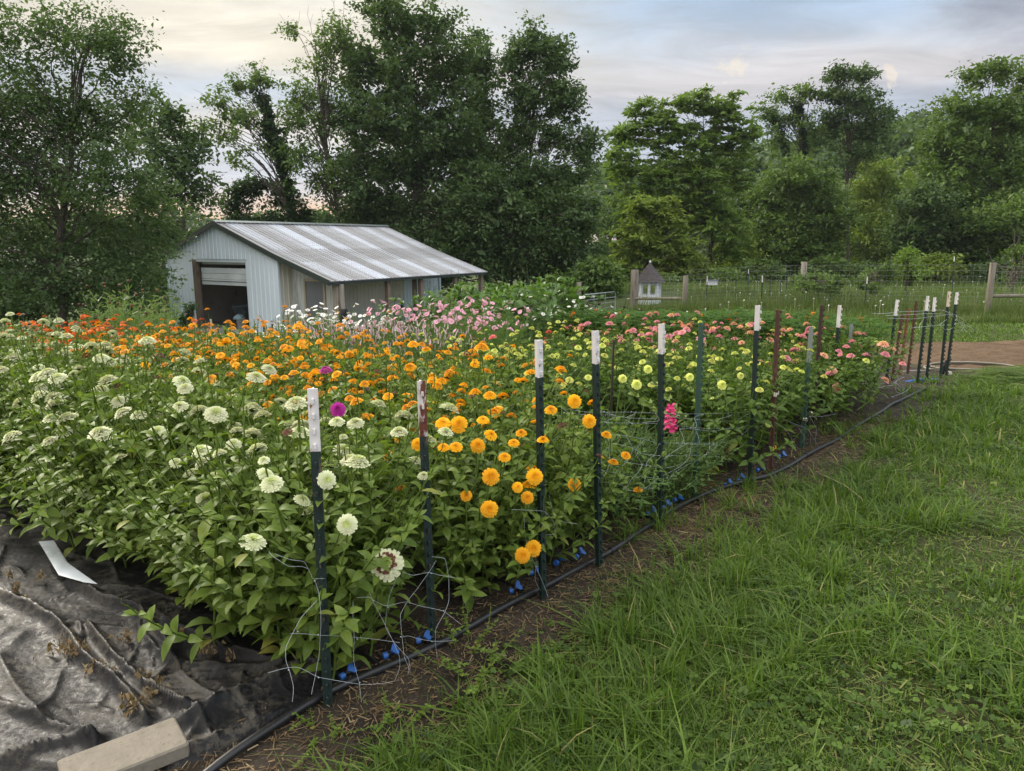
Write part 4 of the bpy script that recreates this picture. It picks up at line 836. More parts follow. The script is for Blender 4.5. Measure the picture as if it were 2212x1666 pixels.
def bird_box():
    b = gnd(1537, 628); p = at_y(1537, 612, b[1]); h = p[2] - b[2]; o = thing('nest_box', b, 'small pale grey box on a pole at the edge of the meadow', 'nest box')
    MB().tube([(0, 0, -.2), (0, 0, h)], .025, 6).build('pole', M_DARKRUST, o); MB().bbox((0, 0, h + .02), (.52, .34, .24), .01).build('box', M_BUCK, o); MB().prism([(-.3, -.22, h + .14), (.3, -.22, h + .14), (.3, -.22, h + .17), (-.3, -.22, h + .17)], (0, .44, 0)).build('box_roof', M_BIN, o)
bird_box()
def far_brace():
    b = gnd(1733, 632); o = thing('brace_fence', b, 'old wooden brace post with a level rail at the woods edge', 'fence'); Y = b[1]; h = at_y(1733, 566, Y)[2] - b[2]
    MB().lathe((0, 0, 0), [(.14, -.2), (.14, h), (0, h)], 10).build('fence_post', M_FPOST, o); e = at_y(1765, 605, Y) - b; w = at_y(1703, 606, Y) - b
    MB().tube([w, e], .07, 8).build('brace_rail', M_FPOST, o)
far_brace()
M_BEIGE = paint('beige_hose', (.24, .225, .18), .6, 0, scale=8, bump=.02)
def right_end():
    c = gnd(2090, 803); mb = MB(); rr = np.random.default_rng(6); P = []
    for i in range(90): a = i / 90 * 2 * math.pi * 2.6; r = .30 + .04 * math.sin(i * .21); P.append((.62 * math.cos(a) * (r / .3) * (1 if i > 8 else 1.15), r * math.sin(a), .03 + .0006 * i + .02 * abs(math.sin(a))))
    P = [(-1.0, -.12, .02), (-.8, -.05, .02)] + P; tag(mb.tube(P, .012, 7).build('garden_hose', M_BEIGE, None, c), 'coiled beige garden hose at the edge of the tilled soil', 'hose')
    c = gnd(1990, 826); mb = MB(); P = [(-.28, -.12, .03), (-.12, -.06, .045), (0, -.02, .05), (.12, .04, .04), (.25, .06, .03)]; mb.tube(P, [.02, .035, .04, .035, .02], 8); V = mb.b[0][0]; V[:, 2] = .02 + (V[:, 2] - .02) * .55; tag(mb.build('flat_hose', M_BLUE, None, c), 'blue lay-flat hose lying between the leaning posts', 'hose')
    c = gnd(2036, 812); o = thing('hose_valve', c, 'black hose valve with pale fitting beside the coiled hose', 'valve'); MB().tube([(0, 0, .0), (.02, 0, .12), (.03, 0, .2)], [.03, .045, .03], 8).build('valve_body', M_HOSE, o); MB().tube([(.03, 0, .2), (.1, .02, .23)], .02, 6).build('valve_lever', M_HOSE, o); MB().bbox((.05, -.03, .04), (.09, .06, .05), .008).build('hose_fitting', M_CLIPW, o)
    # heap of long cut grass
    n = 2600; u = rng.random(n); x = 6.2 + 3.2 * u + rng.normal(0, .15, n); y = 9.25 + .25 * (x - 6.2) * .35 + rng.normal(0, .30, n); z = g(x, y) + .02 + .22 * np.exp(-((y - 9.3 - .09 * (x - 6.2)) / .3) ** 2) * rng.random(n); a = rng.normal(-.35, .45, n); L_ = rng.uniform(.25, .6, n); mb = MB()
    d = np.stack([np.cos(a), np.sin(a), rng.normal(0, .12, n)], 1); s = np.stack([-np.sin(a), np.cos(a), rng.normal(.3, .5, n)], 1); c = np.stack([x, y, z], 1); w = rng.uniform(.006, .013, n)[:, None]; rows = []
    for f, wd in ((-.5, .6), (-.15, 1), (.2, .9), (.5, .1)): q = c + d * (L_ * f)[:, None]; q[:, 2] -= L_ * (f * f) * .25; rows += [q - s * w * wd / 2, q + s * w * wd / 2]
    V = np.stack(rows, 1).reshape(-1, 3); F = (np.array([(2 * i, 2 * i + 1, 2 * i + 3, 2 * i + 2) for i in range(3)])[None] + (np.arange(n) * 8)[:, None, None]).reshape(-1, 4)
    tag(mb.add(V, F, np.repeat(np.clip(rng.normal(.6, .2, n), 0, .95), 8)).build('cut_grass', M_GRASS), 'heap of long pulled grass lying beside the tilled soil', 'cut grass', kind='stuff')
right_end()
# ================================================================== trees
M_BARK = paint('bark', (.085, .068, .055), .95, 0, (.045, .036, .03), .5, 6, (1, 1, .2), .8)
def treeleaf(name, a, b, c=None): return leafmat(name, a, b, c, .28, .55, .3, .06)
M_TDARK = treeleaf('dark_tree_leaf', (.030, .062, .022), (.092, .145, .046))
M_TMID = treeleaf('mid_tree_leaf', (.044, .088, .022), (.130, .198, .044))
M_TBRIGHT = treeleaf('bright_tree_leaf', (.062, .118, .022), (.165, .245, .046))
M_TYEL = treeleaf('yellow_green_leaf', (.085, .135, .022), (.19, .25, .042))
M_VINE = treeleaf('vine_leaf', (.018, .042, .015), (.045, .085, .026))
def leafquads(C, spread, per, size, rs, frond=False, elong=.55):
    """leaves around clump centres C; each leaf a bent pointed blade"""
    n = len(C) * per; c = np.repeat(C, per, 0); sp = np.repeat(spread, per)[:, None]
    if frond:
        d = rs.normal(size=(n, 3)); d[:, 2] = np.abs(d[:, 2]) * .5 - .15; d /= np.linalg.norm(d, axis=1, keepdims=True); pos = c + d * sp * rs.uniform(.15, 1.15, (n, 1))
        d = d + rs.normal(0, .25, (n, 3)); d[:, 2] -= .30
    else:
        pos = c + rs.normal(size=(n, 3)) * sp * np.array((.62, .62, .46)); d = rs.normal(size=(n, 3)) + (pos - c) / sp * .5; d[:, 2] = d[:, 2] * .6 - .35
    d /= np.linalg.norm(d, axis=1, keepdims=True); nn = rs.normal(0, .55, (n, 3)); nn[:, 2] += 1; s = np.cross(d, nn); s /= np.linalg.norm(s, axis=1, keepdims=True) + 1e-9; up = np.cross(s, d)
    L = size * 1.36 * rs.lognormal(0, .3, (n, 1)); W = L * elong
    V = np.stack([pos - d * L / 2, pos + s * W / 2 + up * L * .06, pos + d * L / 2 - up * L * .05, pos - s * W / 2 + up * L * .06], 1).reshape(-1, 3)
    return V, np.arange(4 * n).reshape(n, 4), np.repeat(np.clip(np.repeat(rs.normal(.5, .22, len(C)), per) + rs.normal(0, .18, n), 0, 1), 4)
def tree(name, label, cat, Y, base, lobes, m=None, nclump=400, per=45, leaf=.20, csize=.55, trunk=None, tr=.16, limbs=26, frond=False, seed=1, group='trees around the field', shell=.5, elong=.55, twigs=0, vine=None, bare=None):
    """base (u, v or None): foot of the trunk in the view, Y: how far away it stands; lobes (u, v, ru, rv): masses of the crown, each with real depth"""
    rs = np.random.default_rng(seed); f = at_y(base[0], 600, Y); b = np.array((f[0], Y, float(g(f[0], Y)))); mpp = Y / FPX * 1.02
    o = thing(name, b, label, cat, group)
    cs, sz = [], []; area = np.array([l[2] * l[3] * (l[4] if len(l) > 4 else 1) for l in lobes], float); cnt = np.maximum(6, (area / area.sum() * nclump * 1.1).astype(int))
    for l, k in zip(lobes, cnt):
        dy = rs.uniform(-.8, .8) if len(l) < 6 else l[5]; c = at_y(l[0], l[1], Y + dy) - b; rx, rz = l[2] * mpp, l[3] * mpp; ry = min(max(.55 * (rx + rz), .5), 3.4)
        q = rs.normal(size=(k, 3)); q /= np.linalg.norm(q, axis=1, keepdims=True); q *= rs.random((k, 1)) ** shell * np.clip(rs.normal(.97, .19, (k, 1)), .5, 1.55); cs.append(c + q * (rx, ry, rz)); sz.append(np.full(k, min(csize, .6 * min(rx, rz) + .12)) * rs.uniform(.6, 1.25, k))
    C = np.concatenate(cs); S = np.concatenate(sz); C[:, 2] = np.maximum(C[:, 2], .1)
    T = [np.array((0, 0, -.3))] + [at_y(u, v, Y) - b for u, v in trunk] if trunk else [np.array((0, 0, -.3)), np.array((0, 0, C[:, 2].max() * .8))]
    T = smooth_path(T, 24, 2); T[1:-1, :2] += rs.normal(0, .04, (22, 2)); H = T[:, 2]; rad = tr * (1 - .82 * np.linspace(0, 1, 24) ** .9); rad[0] *= 1.25
    MB().tube(T, rad, 9).build('trunk', M_BARK, o)
    mb = MB(); ids = rs.choice(len(C), min(limbs, len(C)), replace=False)
    for i in ids:
        c = C[i]; j = int(np.clip(np.searchsorted(H, c[2] * rs.uniform(.55, .88)), 2, 22)); p = T[j]; r0 = max(.012, min(rad[j] * .45, .016 + .009 * np.linalg.norm(c - p))); n = 9; ff = np.linspace(0, 1, n)[:, None]
        P = p + (c - p) * ff; P[:, 2] += (np.linalg.norm(c - p) * .12 * np.sin(ff * math.pi))[:, 0]; P[1:-1] += rs.normal(0, .05, (n - 2, 3)); mb.tube(P, np.linspace(r0, .008, n), 5)
        for _ in range(twigs):
            e = P[-1] + rs.normal(0, .45, 3) + (0, 0, .25); mb.tube([P[-3], (P[-3] + e) / 2 + rs.normal(0, .05, 3), e], [.012, .008, .004], 4)
    if bare:
        for (u0, v0, u1, v1) in bare:
            p, q = at_y(u0, v0, Y) - b, at_y(u1, v1, Y) - b; P = np.array([p + (q - p) * t for t in np.linspace(0, 1, 8)]); P[1:] += rs.normal(0, .05, (7, 3)); mb.tube(P, np.linspace(.022, .006, 8), 4)
            for k in range(3, 8): e = P[k] + rs.normal(0, .3, 3) + (0, 0, .3); mb.tube([P[k], (P[k] + e) / 2 + rs.normal(0, .03, 3), e], [.010, .007, .004], 4)
    if limbs: mb.build('limbs', M_BARK, o)
    MB().add(*leafquads(C, S, per, leaf, rs, frond, elong)).build('crown', m or M_TDARK, o)
    if vine:
        cs = []
        for (u0, v0, u1, v1, ru, n) in vine:
            tt = rs.random(n); p, q = at_y(u0, v0, Y) - b, at_y(u1, v1, Y) - b; cs.append(p + (q - p) * tt[:, None] + rs.normal(size=(n, 3)) * (ru * mpp * .55) * (.6 + .5 * np.sin(tt * 9 + 1))[:, None])
        C2 = np.concatenate(cs); MB().add(*leafquads(C2, np.full(len(C2), .22), 34, .15, rs)).build('climbing_vine', M_VINE, o)
    return o
def trees():
    # left edge: large tree in front of the barn's far corner
    tree('tree', 'large dark leafy tree filling the left edge, branches over the barn corner', 'tree', 25.5, (128, 690), [(60, 90, 95, 80, .7), (165, 75, 110, 70, .6), (255, 120, 75, 85, .7), (280, 220, 70, 50, .5), (60, 230, 150, 90), (200, 280, 110, 80), (60, 390, 150, 90), (230, 390, 110, 75), (330, 440, 60, 60, .7), (60, 520, 150, 80), (230, 500, 110, 80), (345, 520, 48, 50, .9), (100, 620, 170, 70), (280, 600, 90, 75), (-90, 300, 130, 250), (-90, 560, 130, 120)], M_TDARK, 1400, 52, .092, .42, [(128, 640), (135, 480), (150, 380), (170, 200), (190, 80)], .17, 90, seed=11, shell=.42)
    tree('tree', 'dark tree just behind the barn gable, right of the large left tree', 'tree', 41, (400, 690), [(360, 260, 50, 40), (310, 300, 40, 60), (420, 300, 45, 40, .8), (390, 350, 70, 50), (350, 420, 70, 60), (420, 425, 42, 40), (370, 520, 70, 60), (300, 560, 90, 90)], M_TDARK, 330, 46, .17, .5, [(400, 600), (395, 450), (380, 330)], .16, 40, seed=12)
    tree('tree', 'leaning vine-covered tree with thin crown standing above the barn roof', 'tree', 44, (645, 690), [(510, 190, 50, 30, .8), (560, 175, 40, 30), (470, 230, 40, 30, .5), (530, 250, 70, 50, .5), (480, 290, 55, 40, .5), (560, 320, 60, 45, .35), (620, 230, 25, 50, .4), (510, 345, 35, 25, .5), (640, 330, 20, 40, .4)], M_TMID, 115, 34, .15, .40, [(632, 560), (625, 470), (605, 370), (580, 270), (560, 200)], .15, 60, seed=13, shell=.7, twigs=2, vine=[(560, 195, 592, 290, 14, 50), (590, 290, 612, 340, 22, 70), (605, 330, 620, 400, 14, 40), (622, 400, 640, 560, 12, 60)])
    tree('shrub_tree', 'low arching vine-draped tree behind the barn ridge', 'tree', 46, (520, 690), [(530, 410, 45, 25), (500, 440, 25, 40), (560, 400, 40, 20), (610, 430, 40, 30), (520, 480, 40, 30), (600, 480, 60, 25), (660, 470, 40, 30)], M_VINE, 170, 44, .16, .42, [(530, 520), (520, 440)], .1, 18, seed=14)
    tree('tree', 'sparse tall tree with bare dead twigs left of the dense grove', 'tree', 42, (735, 690), [(625, 70, 28, 18, .7), (690, 120, 45, 50, .5), (655, 190, 40, 50, .6), (640, 260, 40, 50, .6), (700, 250, 50, 70, .7), (650, 330, 40, 40, .5), (720, 370, 60, 60, .7), (690, 400, 60, 22, .7), (735, 90, 35, 60, .7)], M_TMID, 210, 36, .14, .42, [(733, 560), (730, 450), (705, 330), (690, 200), (680, 90)], .15, 80, seed=15, shell=.7, twigs=2, bare=[(690, 180, 640, 60), (690, 160, 668, 35), (700, 150, 700, 50), (720, 120, 722, -10), (720, 130, 745, 10)])
    tree('tree', 'tallest dense dark tree of the grove behind the barn', 'tree', 43, (900, 700), [(810, 25, 50, 45, .8), (860, 60, 60, 60), (930, 60, 60, 60, .9), (780, 130, 60, 70), (870, 160, 90, 80), (980, 150, 60, 80), (760, 240, 60, 70), (850, 270, 100, 90), (960, 260, 80, 90), (800, 360, 90, 80), (910, 370, 100, 90), (1000, 350, 60, 90), (780, 440, 70, 60), (880, 470, 110, 70), (990, 450, 70, 80)], M_TDARK, 1150, 46, .165, .48, [(900, 600), (895, 400), (880, 200), (870, 40)], .22, 110, seed=16, shell=.5)
    tree('tree', 'narrow dark tree rising between the two tallest in the grove', 'tree', 46, (1040, 690), [(1030, 85, 28, 25, .9), (1035, 150, 36, 50), (1040, 240, 45, 70), (1040, 350, 60, 80), (1040, 460, 70, 70)], M_TDARK, 300, 44, .17, .48, [(1040, 500), (1036, 250), (1032, 90)], .14, 40, seed=17)
    tree('tree', 'tall rounded airy tree at the right end of the grove', 'tree', 44, (1128, 640), [(1150, 95, 45, 40), (1110, 120, 35, 40, .8), (1195, 130, 45, 50), (1130, 200, 60, 60, .8), (1215, 210, 45, 60, .9), (1110, 290, 55, 60, .8), (1190, 290, 60, 60, .7), (1260, 330, 40, 60, .6), (1130, 390, 70, 60), (1215, 390, 60, 50, .7), (1280, 300, 25, 40, .5), (1150, 470, 90, 50)], M_TDARK, 620, 42, .16, .45, [(1125, 560), (1135, 430), (1150, 250), (1155, 120)], .18, 90, seed=18, shell=.6, twigs=1, bare=[(1230, 380, 1310, 310), (1240, 400, 1300, 370), (1230, 420, 1290, 395)])
    tree('tree', 'broad low dark tree in front of the grove beyond the lean-to', 'tree', 41, (1143, 640), [(1020, 450, 80, 55), (1000, 530, 90, 60), (1120, 480, 80, 60), (1080, 560, 90, 50), (1200, 520, 80, 60), (1260, 480, 45, 60, .8), (1170, 580, 80, 30, .6), (1260, 560, 50, 40, .5), (950, 590, 60, 40)], M_TDARK, 700, 46, .16, .45, [(1140, 600), (1130, 520), (1120, 460)], .16, 60, seed=19)
    tree('tree', 'second trunk of the low dark tree group beside the lean-to', 'tree', 42, (1103, 640), [(1060, 400, 70, 50), (880, 540, 80, 60), (780, 500, 80, 50), (1180, 440, 70, 50), (830, 590, 60, 40, .7)], M_TDARK, 420, 46, .16, .46, [(1105, 580), (1090, 480), (1070, 410)], .13, 40, seed=20)
    tree('walnut_tree', 'broad bright green walnut tree with drooping compound leaves', 'tree', 56, (1533, 620), [(1400, 250, 50, 35), (1490, 225, 50, 30), (1560, 240, 50, 32), (1350, 300, 40, 40), (1440, 300, 70, 45), (1530, 300, 70, 45), (1600, 300, 35, 45), (1345, 370, 35, 40), (1420, 380, 70, 45), (1510, 385, 70, 50), (1590, 380, 40, 45), (1370, 450, 50, 40), (1460, 460, 70, 50), (1540, 470, 60, 55), (1580, 520, 50, 60, .7)], M_TBRIGHT, 700, 44, .27, .55, [(1533, 560), (1545, 450), (1520, 340), (1500, 260)], .18, 60, frond=True, seed=21, elong=.42)
    tree('tree', 'yellow-green leafy tree below the walnut, behind the garden house', 'tree', 50, (1400, 640), [(1380, 450, 45, 28), (1430, 470, 50, 40), (1365, 510, 40, 40), (1440, 530, 60, 50), (1380, 570, 55, 40), (1480, 580, 50, 40), (1340, 560, 25, 50, .7)], M_TYEL, 360, 42, .23, .46, None, .12, 24, frond=True, seed=22, elong=.42)
    tree('tree', 'two vine-wrapped snags with sparse leaves above the woods', 'tree', 68, (1745, 640), [(1660, 245, 35, 25, .6), (1700, 215, 50, 22, .5), (1740, 200, 35, 20, .8), (1720, 260, 60, 40, .35), (1680, 300, 40, 40, .4), (1760, 290, 35, 50, .35)], M_TMID, 130, 34, .19, .5, [(1745, 520), (1738, 400), (1728, 260), (1720, 220)], .16, 50, seed=23, shell=.8, twigs=2, vine=[(1725, 225, 1712, 255, 10, 30), (1728, 230, 1745, 390, 11, 80), (1665, 250, 1690, 290, 12, 40), (1690, 290, 1705, 400, 11, 50)], bare=[(1712, 400, 1690, 290), (1690, 290, 1665, 250)])
    tree('tree', 'tall layered tree with dark trunk on the woods skyline', 'tree', 66, (1830, 640), [(1815, 160, 38, 18), (1860, 165, 42, 20, .9), (1800, 205, 35, 25), (1850, 220, 60, 32), (1905, 240, 35, 18, .7), (1800, 270, 40, 40, .7), (1870, 280, 55, 38), (1850, 330, 70, 30, .5)], M_TDARK, 340, 40, .19, .5, [(1830, 520), (1828, 400), (1835, 280), (1830, 180)], .19, 60, seed=24, shell=.6, twigs=1)
    tree('tree', 'mid green tree in the woods below the vine-wrapped snags', 'tree', 60, (1725, 640), [(1720, 380, 70, 35), (1660, 430, 60, 40), (1760, 430, 70, 45), (1700, 490, 80, 50), (1800, 480, 50, 50), (1740, 540, 90, 45), (1650, 540, 60, 40)], M_TMID, 560, 40, .21, .6, [(1725, 580), (1722, 450)], .17, 50, seed=25)
    tree('tree', 'yellowish round-topped tree in the woods left of the right-hand giant', 'tree', 72, (1890, 640), [(1890, 365, 50, 25), (1940, 400, 50, 35), (1870, 420, 60, 45), (1930, 470, 70, 50), (1850, 500, 60, 50), (1900, 550, 80, 40)], M_TYEL, 300, 38, .22, .6, None, .16, 24, seed=26)
    tree('tree', 'small bright yellow-green tree between walnut and woods', 'tree', 58, (1590, 630), [(1590, 500, 28, 18), (1575, 530, 28, 25), (1610, 540, 30, 28), (1590, 575, 45, 25)], M_TYEL, 110, 38, .17, .42, None, .07, 16, seed=27)
    tree('tree', 'towering mid green tree at the right edge', 'tree', 54, (2150, 640), [(2060, 330, 80, 60), (1985, 470, 60, 60), (2120, 500, 90, 60), (2110, 165, 40, 25), (2160, 150, 45, 30), (2220, 180, 50, 50), (2060, 235, 45, 28), (2120, 240, 60, 45), (2200, 260, 60, 60), (2030, 310, 50, 35), (2100, 330, 70, 50), (2190, 360, 70, 60), (2010, 400, 60, 45), (2090, 430, 80, 55), (2190, 460, 80, 60), (2270, 350, 60, 150)], M_TMID, 900, 40, .20, .55, [(2150, 560), (2150, 400), (2140, 200)], .24, 80, seed=28)
    tree('tree', 'dark lower tree under the right-edge giant', 'tree', 51, (2020, 630), [(2000, 440, 60, 40), (1970, 500, 60, 50), (2060, 500, 70, 45), (2010, 560, 80, 40), (2110, 550, 70, 45)], M_TDARK, 430, 42, .19, .55, [(2020, 580), (2010, 480), (2000, 420)], .15, 40, seed=29, bare=[(2000, 420, 1968, 335)])
    tree('tree', 'mid green tree at the far right woods edge above the fence post', 'tree', 49, (2180, 620), [(2170, 480, 70, 50), (2220, 540, 70, 50), (2140, 545, 60, 40), (2260, 450, 60, 70)], M_TMID, 330, 42, .19, .55, None, .13, 30, seed=30)
    tree('tree', 'dark tree in the woods behind the small yellow-green one', 'tree', 64, (1610, 640), [(1620, 440, 50, 45), (1560, 560, 60, 50), (1650, 580, 50, 40), (1600, 520, 60, 60), (1500, 600, 40, 30)], M_TDARK, 300, 40, .22, .6, None, .15, 24, seed=31)
    tree('tree', 'grey-twigged half dead bush at the gap beside the walnut', 'tree', 62, (1320, 640), [(1310, 480, 28, 40, .5), (1300, 540, 30, 50, .6), (1290, 590, 40, 35)], M_TMID, 90, 34, .2, .5, None, .06, 40, seed=32, twigs=3)
    # bushes along the wood edge
    for i, (u, v, ru, rv, Y, m, lb) in enumerate([(1290, 600, 55, 38, 38, M_TMID, 'rounded green bush behind the tube gate'), (1220, 620, 40, 28, 40, M_TBRIGHT, 'light green bush left of the first gate post'), (1650, 590, 50, 30, 50, M_TMID, 'bush at the woods edge left of the old brace post'), (1800, 585, 60, 30, 50, M_TMID, 'bush at the woods edge right of the old brace post'),
              (2025, 575, 45, 26, 46, M_TYEL, 'yellowish bush behind the wire fence near the slender sapling'), (1570, 605, 45, 22, 50, M_TBRIGHT, 'light bush right of the walnut trunk'), (1890, 590, 50, 26, 52, M_TDARK, 'dark bush behind the leafy vines on the fence'), (40, 640, 120, 60, 27, M_VINE, 'dark bush under the large left tree at the picture edge'), (240, 650, 90, 45, 29, M_TDARK, 'dark bush under the large left tree nearest the barn'),
              (330, 620, 45, 60, 31, M_TDARK, 'dark bush pressed against the barn\'s left wall'), (2160, 590, 60, 28, 46, M_TDARK, 'dark bush behind the pale round fence post'), (1100, 640, 60, 18, 38, M_TBRIGHT, 'light weeds under the low dark trees beside the lean-to'), (1200, 590, 60, 35, 43, M_TDARK, 'dark bush under the low trees left of the gate'), (1440, 625, 60, 20, 48, M_TMID, 'bush at the meadow edge right of the garden house'), (1960, 600, 50, 20, 48, M_TMID, 'bush behind the slender sapling at the meadow edge')]):
        tree('bush', lb, 'bush', Y, (u, 640), [(u - ru * .4, v, ru * .6, rv * .8), (u + ru * .4, v + rv * .1, ru * .6, rv * .8), (u, v - rv * .3, ru * .5, rv * .7), (u, v + rv * .6, ru * .9, rv * .5)], m, 90, 42, .11 if Y < 35 else .17, .42, None, .04, 12, seed=60 + i, group='bushes along the trees')
    # saplings and vines by the fence
    tree('sapling', 'slender sapling with narrow light crown right of the metal fence post', 'sapling', 25, (1960, 632), [(1962, 545, 10, 8), (1955, 565, 22, 16), (1968, 580, 24, 16), (1958, 600, 22, 16), (1990, 590, 12, 12, .6)], M_TBRIGHT, 70, 30, .085, .17, [(1961, 600), (1962, 550)], .022, 24, seed=91, group='saplings at the fence')
    tree('sapling', 'vine-like shrub with rounded leaves on the middle of the wire fence', 'sapling', 25, (1770, 640), [(1730, 605, 20, 10), (1765, 600, 30, 14), (1800, 608, 25, 12), (1745, 618, 26, 12), (1790, 625, 18, 10)], M_TMID, 80, 26, .075, .16, None, .015, 30, seed=92, group='saplings at the fence')
    tree('sapling', 'vine-like shrub arching over the wire fence beside the white-banded post', 'sapling', 25, (1895, 640), [(1885, 590, 18, 10), (1905, 583, 20, 9), (1920, 598, 10, 14), (1860, 605, 22, 12), (1880, 618, 20, 12)], M_TMID, 66, 26, .075, .16, None, .015, 30, seed=93, group='saplings at the fence')
    tree('sapling', 'thin young tree with few leaves right of the round fence post', 'sapling', 23, (2190, 640), [(2195, 545, 14, 18, .6), (2200, 580, 16, 16, .6), (2185, 605, 14, 12, .6)], M_TMID, 34, 20, .08, .17, None, .016, 20, seed=94, group='saplings at the fence', twigs=2)
    tree('climbing_plant', 'dark creeper climbing the barn wall beside the doorway post', 'plant', 26.4, (408, 690), [(398, 690, 8, 14), (406, 672, 8, 14), (412, 662, 5, 10), (400, 705, 9, 10)], M_VINE, 44, 30, .07, .14, None, .012, 12, seed=95, group='plants at the barn')
trees()
def forest():
    """the wooded hill and far tree line, hundreds of crowns that read as one mass"""
    rs = np.random.default_rng(5); C, S = [], []
    def crown(x, y, r, h):
        z = float(g(x, y)); n = 22; q = rs.normal(size=(n, 3)); q /= np.linalg.norm(q, axis=1, keepdims=True); q[:, 2] = np.abs(q[:, 2]) * 1.3 - .3; q *= rs.random((n, 1)) ** .4
        C.append(np.array((x, y, z + h * .6)) + q * (r, r, h * .42)); S.append(np.full(n, r * .33))
    for _ in range(620):
        y = rs.uniform(95, 215); az = rs.uniform(.02, .82); crown(az * y, y, rs.uniform(2.6, 4.6), rs.uniform(9, 14))
    for _ in range(130):
        y = rs.uniform(120, 170); az = rs.uniform(-.85, .08); crown(az * y, y, rs.uniform(3, 5), rs.uniform(7, 10.5))
    for _ in range(60):
        y = rs.uniform(78, 95); az = rs.uniform(.1, .85); crown(az * y, y, rs.uniform(2.2, 3.6), rs.uniform(7, 10))
    C = np.concatenate(C); S = np.concatenate(S); tag(MB().add(*leafquads(C, S, 20, .62, rs, False, .7)).build('wooded_hill', M_TDARK), 'wooded hillside rising far behind the meadow', 'forest', kind='stuff')
forest()

# ================================================================== flower bed plants
M_ZLEAF = leafmat('zinnia_leaf', (.046, .086, .012), (.172, .244, .040), (.26, .25, .05), .28, .55, .2, mottle=.35)
M_ZLEAF2 = leafmat('dark_zinnia_leaf', (.032, .070, .012), (.122, .192, .034), (.2, .2, .04), .28, .55, .2)
M_MARI = leafmat('marigold_leaf', (.030, .074, .012), (.085, .170, .030), None, .28, .55, .2)
M_FINE = leafmat('feathery_leaf', (.060, .115, .026), (.120, .200, .05), None, .3, .55, .3)
M_BROAD = leafmat('broad_leaf', (.046, .098, .022), (.115, .200, .048), None, .3, .45, .4)
M_PURP = leafmat('purple_leaf', (.025, .012, .014), (.060, .026, .026), None, .2, .5, .35)
M_LANKY = leafmat('pale_green_stem', (.085, .135, .045), (.15, .22, .075), None, .3, .55, .3)
P_WHITE = petalmat('cream_petal', (.50, .57, .18), (.70, .72, .48)); P_ORANGE = petalmat('orange_petal', (.76, .30, .004), (.90, .47, .012), .2)
P_RED = petalmat('red_orange_petal', (.60, .12, .004), (.84, .19, .008), .2); P_LIME = petalmat('lime_petal', (.46, .52, .06), (.74, .76, .22)); P_PEACH = petalmat('peach_petal', (.70, .50, .12), (.86, .47, .34))
P_PINK = petalmat('pink_petal', (.62, .30, .20), (.84, .36, .42)); P_MAG = petalmat('magenta_petal', (.30, .01, .15), (.52, .03, .32)); P_CORAL = petalmat('coral_petal', (.5, .12, .08), (.80, .16, .16))
P_COSP = petalmat('cosmos_pink', (.72, .42, .20), (.80, .42, .56), .35); P_COSW = petalmat('cosmos_white', (.75, .55, .10), (.88, .88, .86), .35); P_CEL = petalmat('celosia', (.66, .63, .52), (.64, .44, .50), .25)
P_MARI = petalmat('marigold_petal', (.7, .16, .004), (.88, .25, .006), .2); P_SNAP = petalmat('snapdragon_petal', (.85, .25, .3), (.80, .06, .22), .3); P_BROWN = petalmat('faded_petal', (.10, .045, .025), (.17, .07, .045), .2)
M_YLEAF = leafmat('yellowing_leaf', (.16, .19, .03), (.36, .36, .06), (.3, .2, .06), .3, .5, .3); M_BRLEAF = leafmat('withered_leaf', (.085, .045, .022), (.16, .085, .045), None, .15, .8, .1)
def ortho(d):
    d = d / np.linalg.norm(d); a = np.cross(d, (0, 0, 1.)); 
    if np.linalg.norm(a) < .05: a = np.cross(d, (1., 0, 0))
    a /= np.linalg.norm(a); return a, np.cross(a, d)
WID = np.array((.22, .86, 1.0, .72, .02))
def leaf(mb, p, d, n, L, W, droop, tint, fold=.18, seg=4):
    """one pointed leaf from p along d, upper side n, folded along its midrib and drooping"""
    d = d / np.linalg.norm(d); s = np.cross(d, n); s /= np.linalg.norm(s) + 1e-9; n = np.cross(s, d); rows = []; w = WID if seg == 4 else np.interp(np.linspace(0, 1, seg + 1), np.linspace(0, 1, 5), WID)
    for i in range(seg + 1):
        f = i / seg; c = p + d * L * (f - .12 * droop * f * f) - np.array((0, 0, 1.)) * (L * droop * f * f * .55) + n * L * .10 * math.sin(f * 3.14); ww = W * w[i] / 2
        rows += [c - s * ww + n * ww * fold * 2, c, c + s * ww + n * ww * fold * 2]
    F = [(3 * i + j, 3 * i + j + 1, 3 * i + j + 4, 3 * i + j + 3) for i in range(seg) for j in (0, 1)]
    mb.add(rows, F, tint, 0, True)
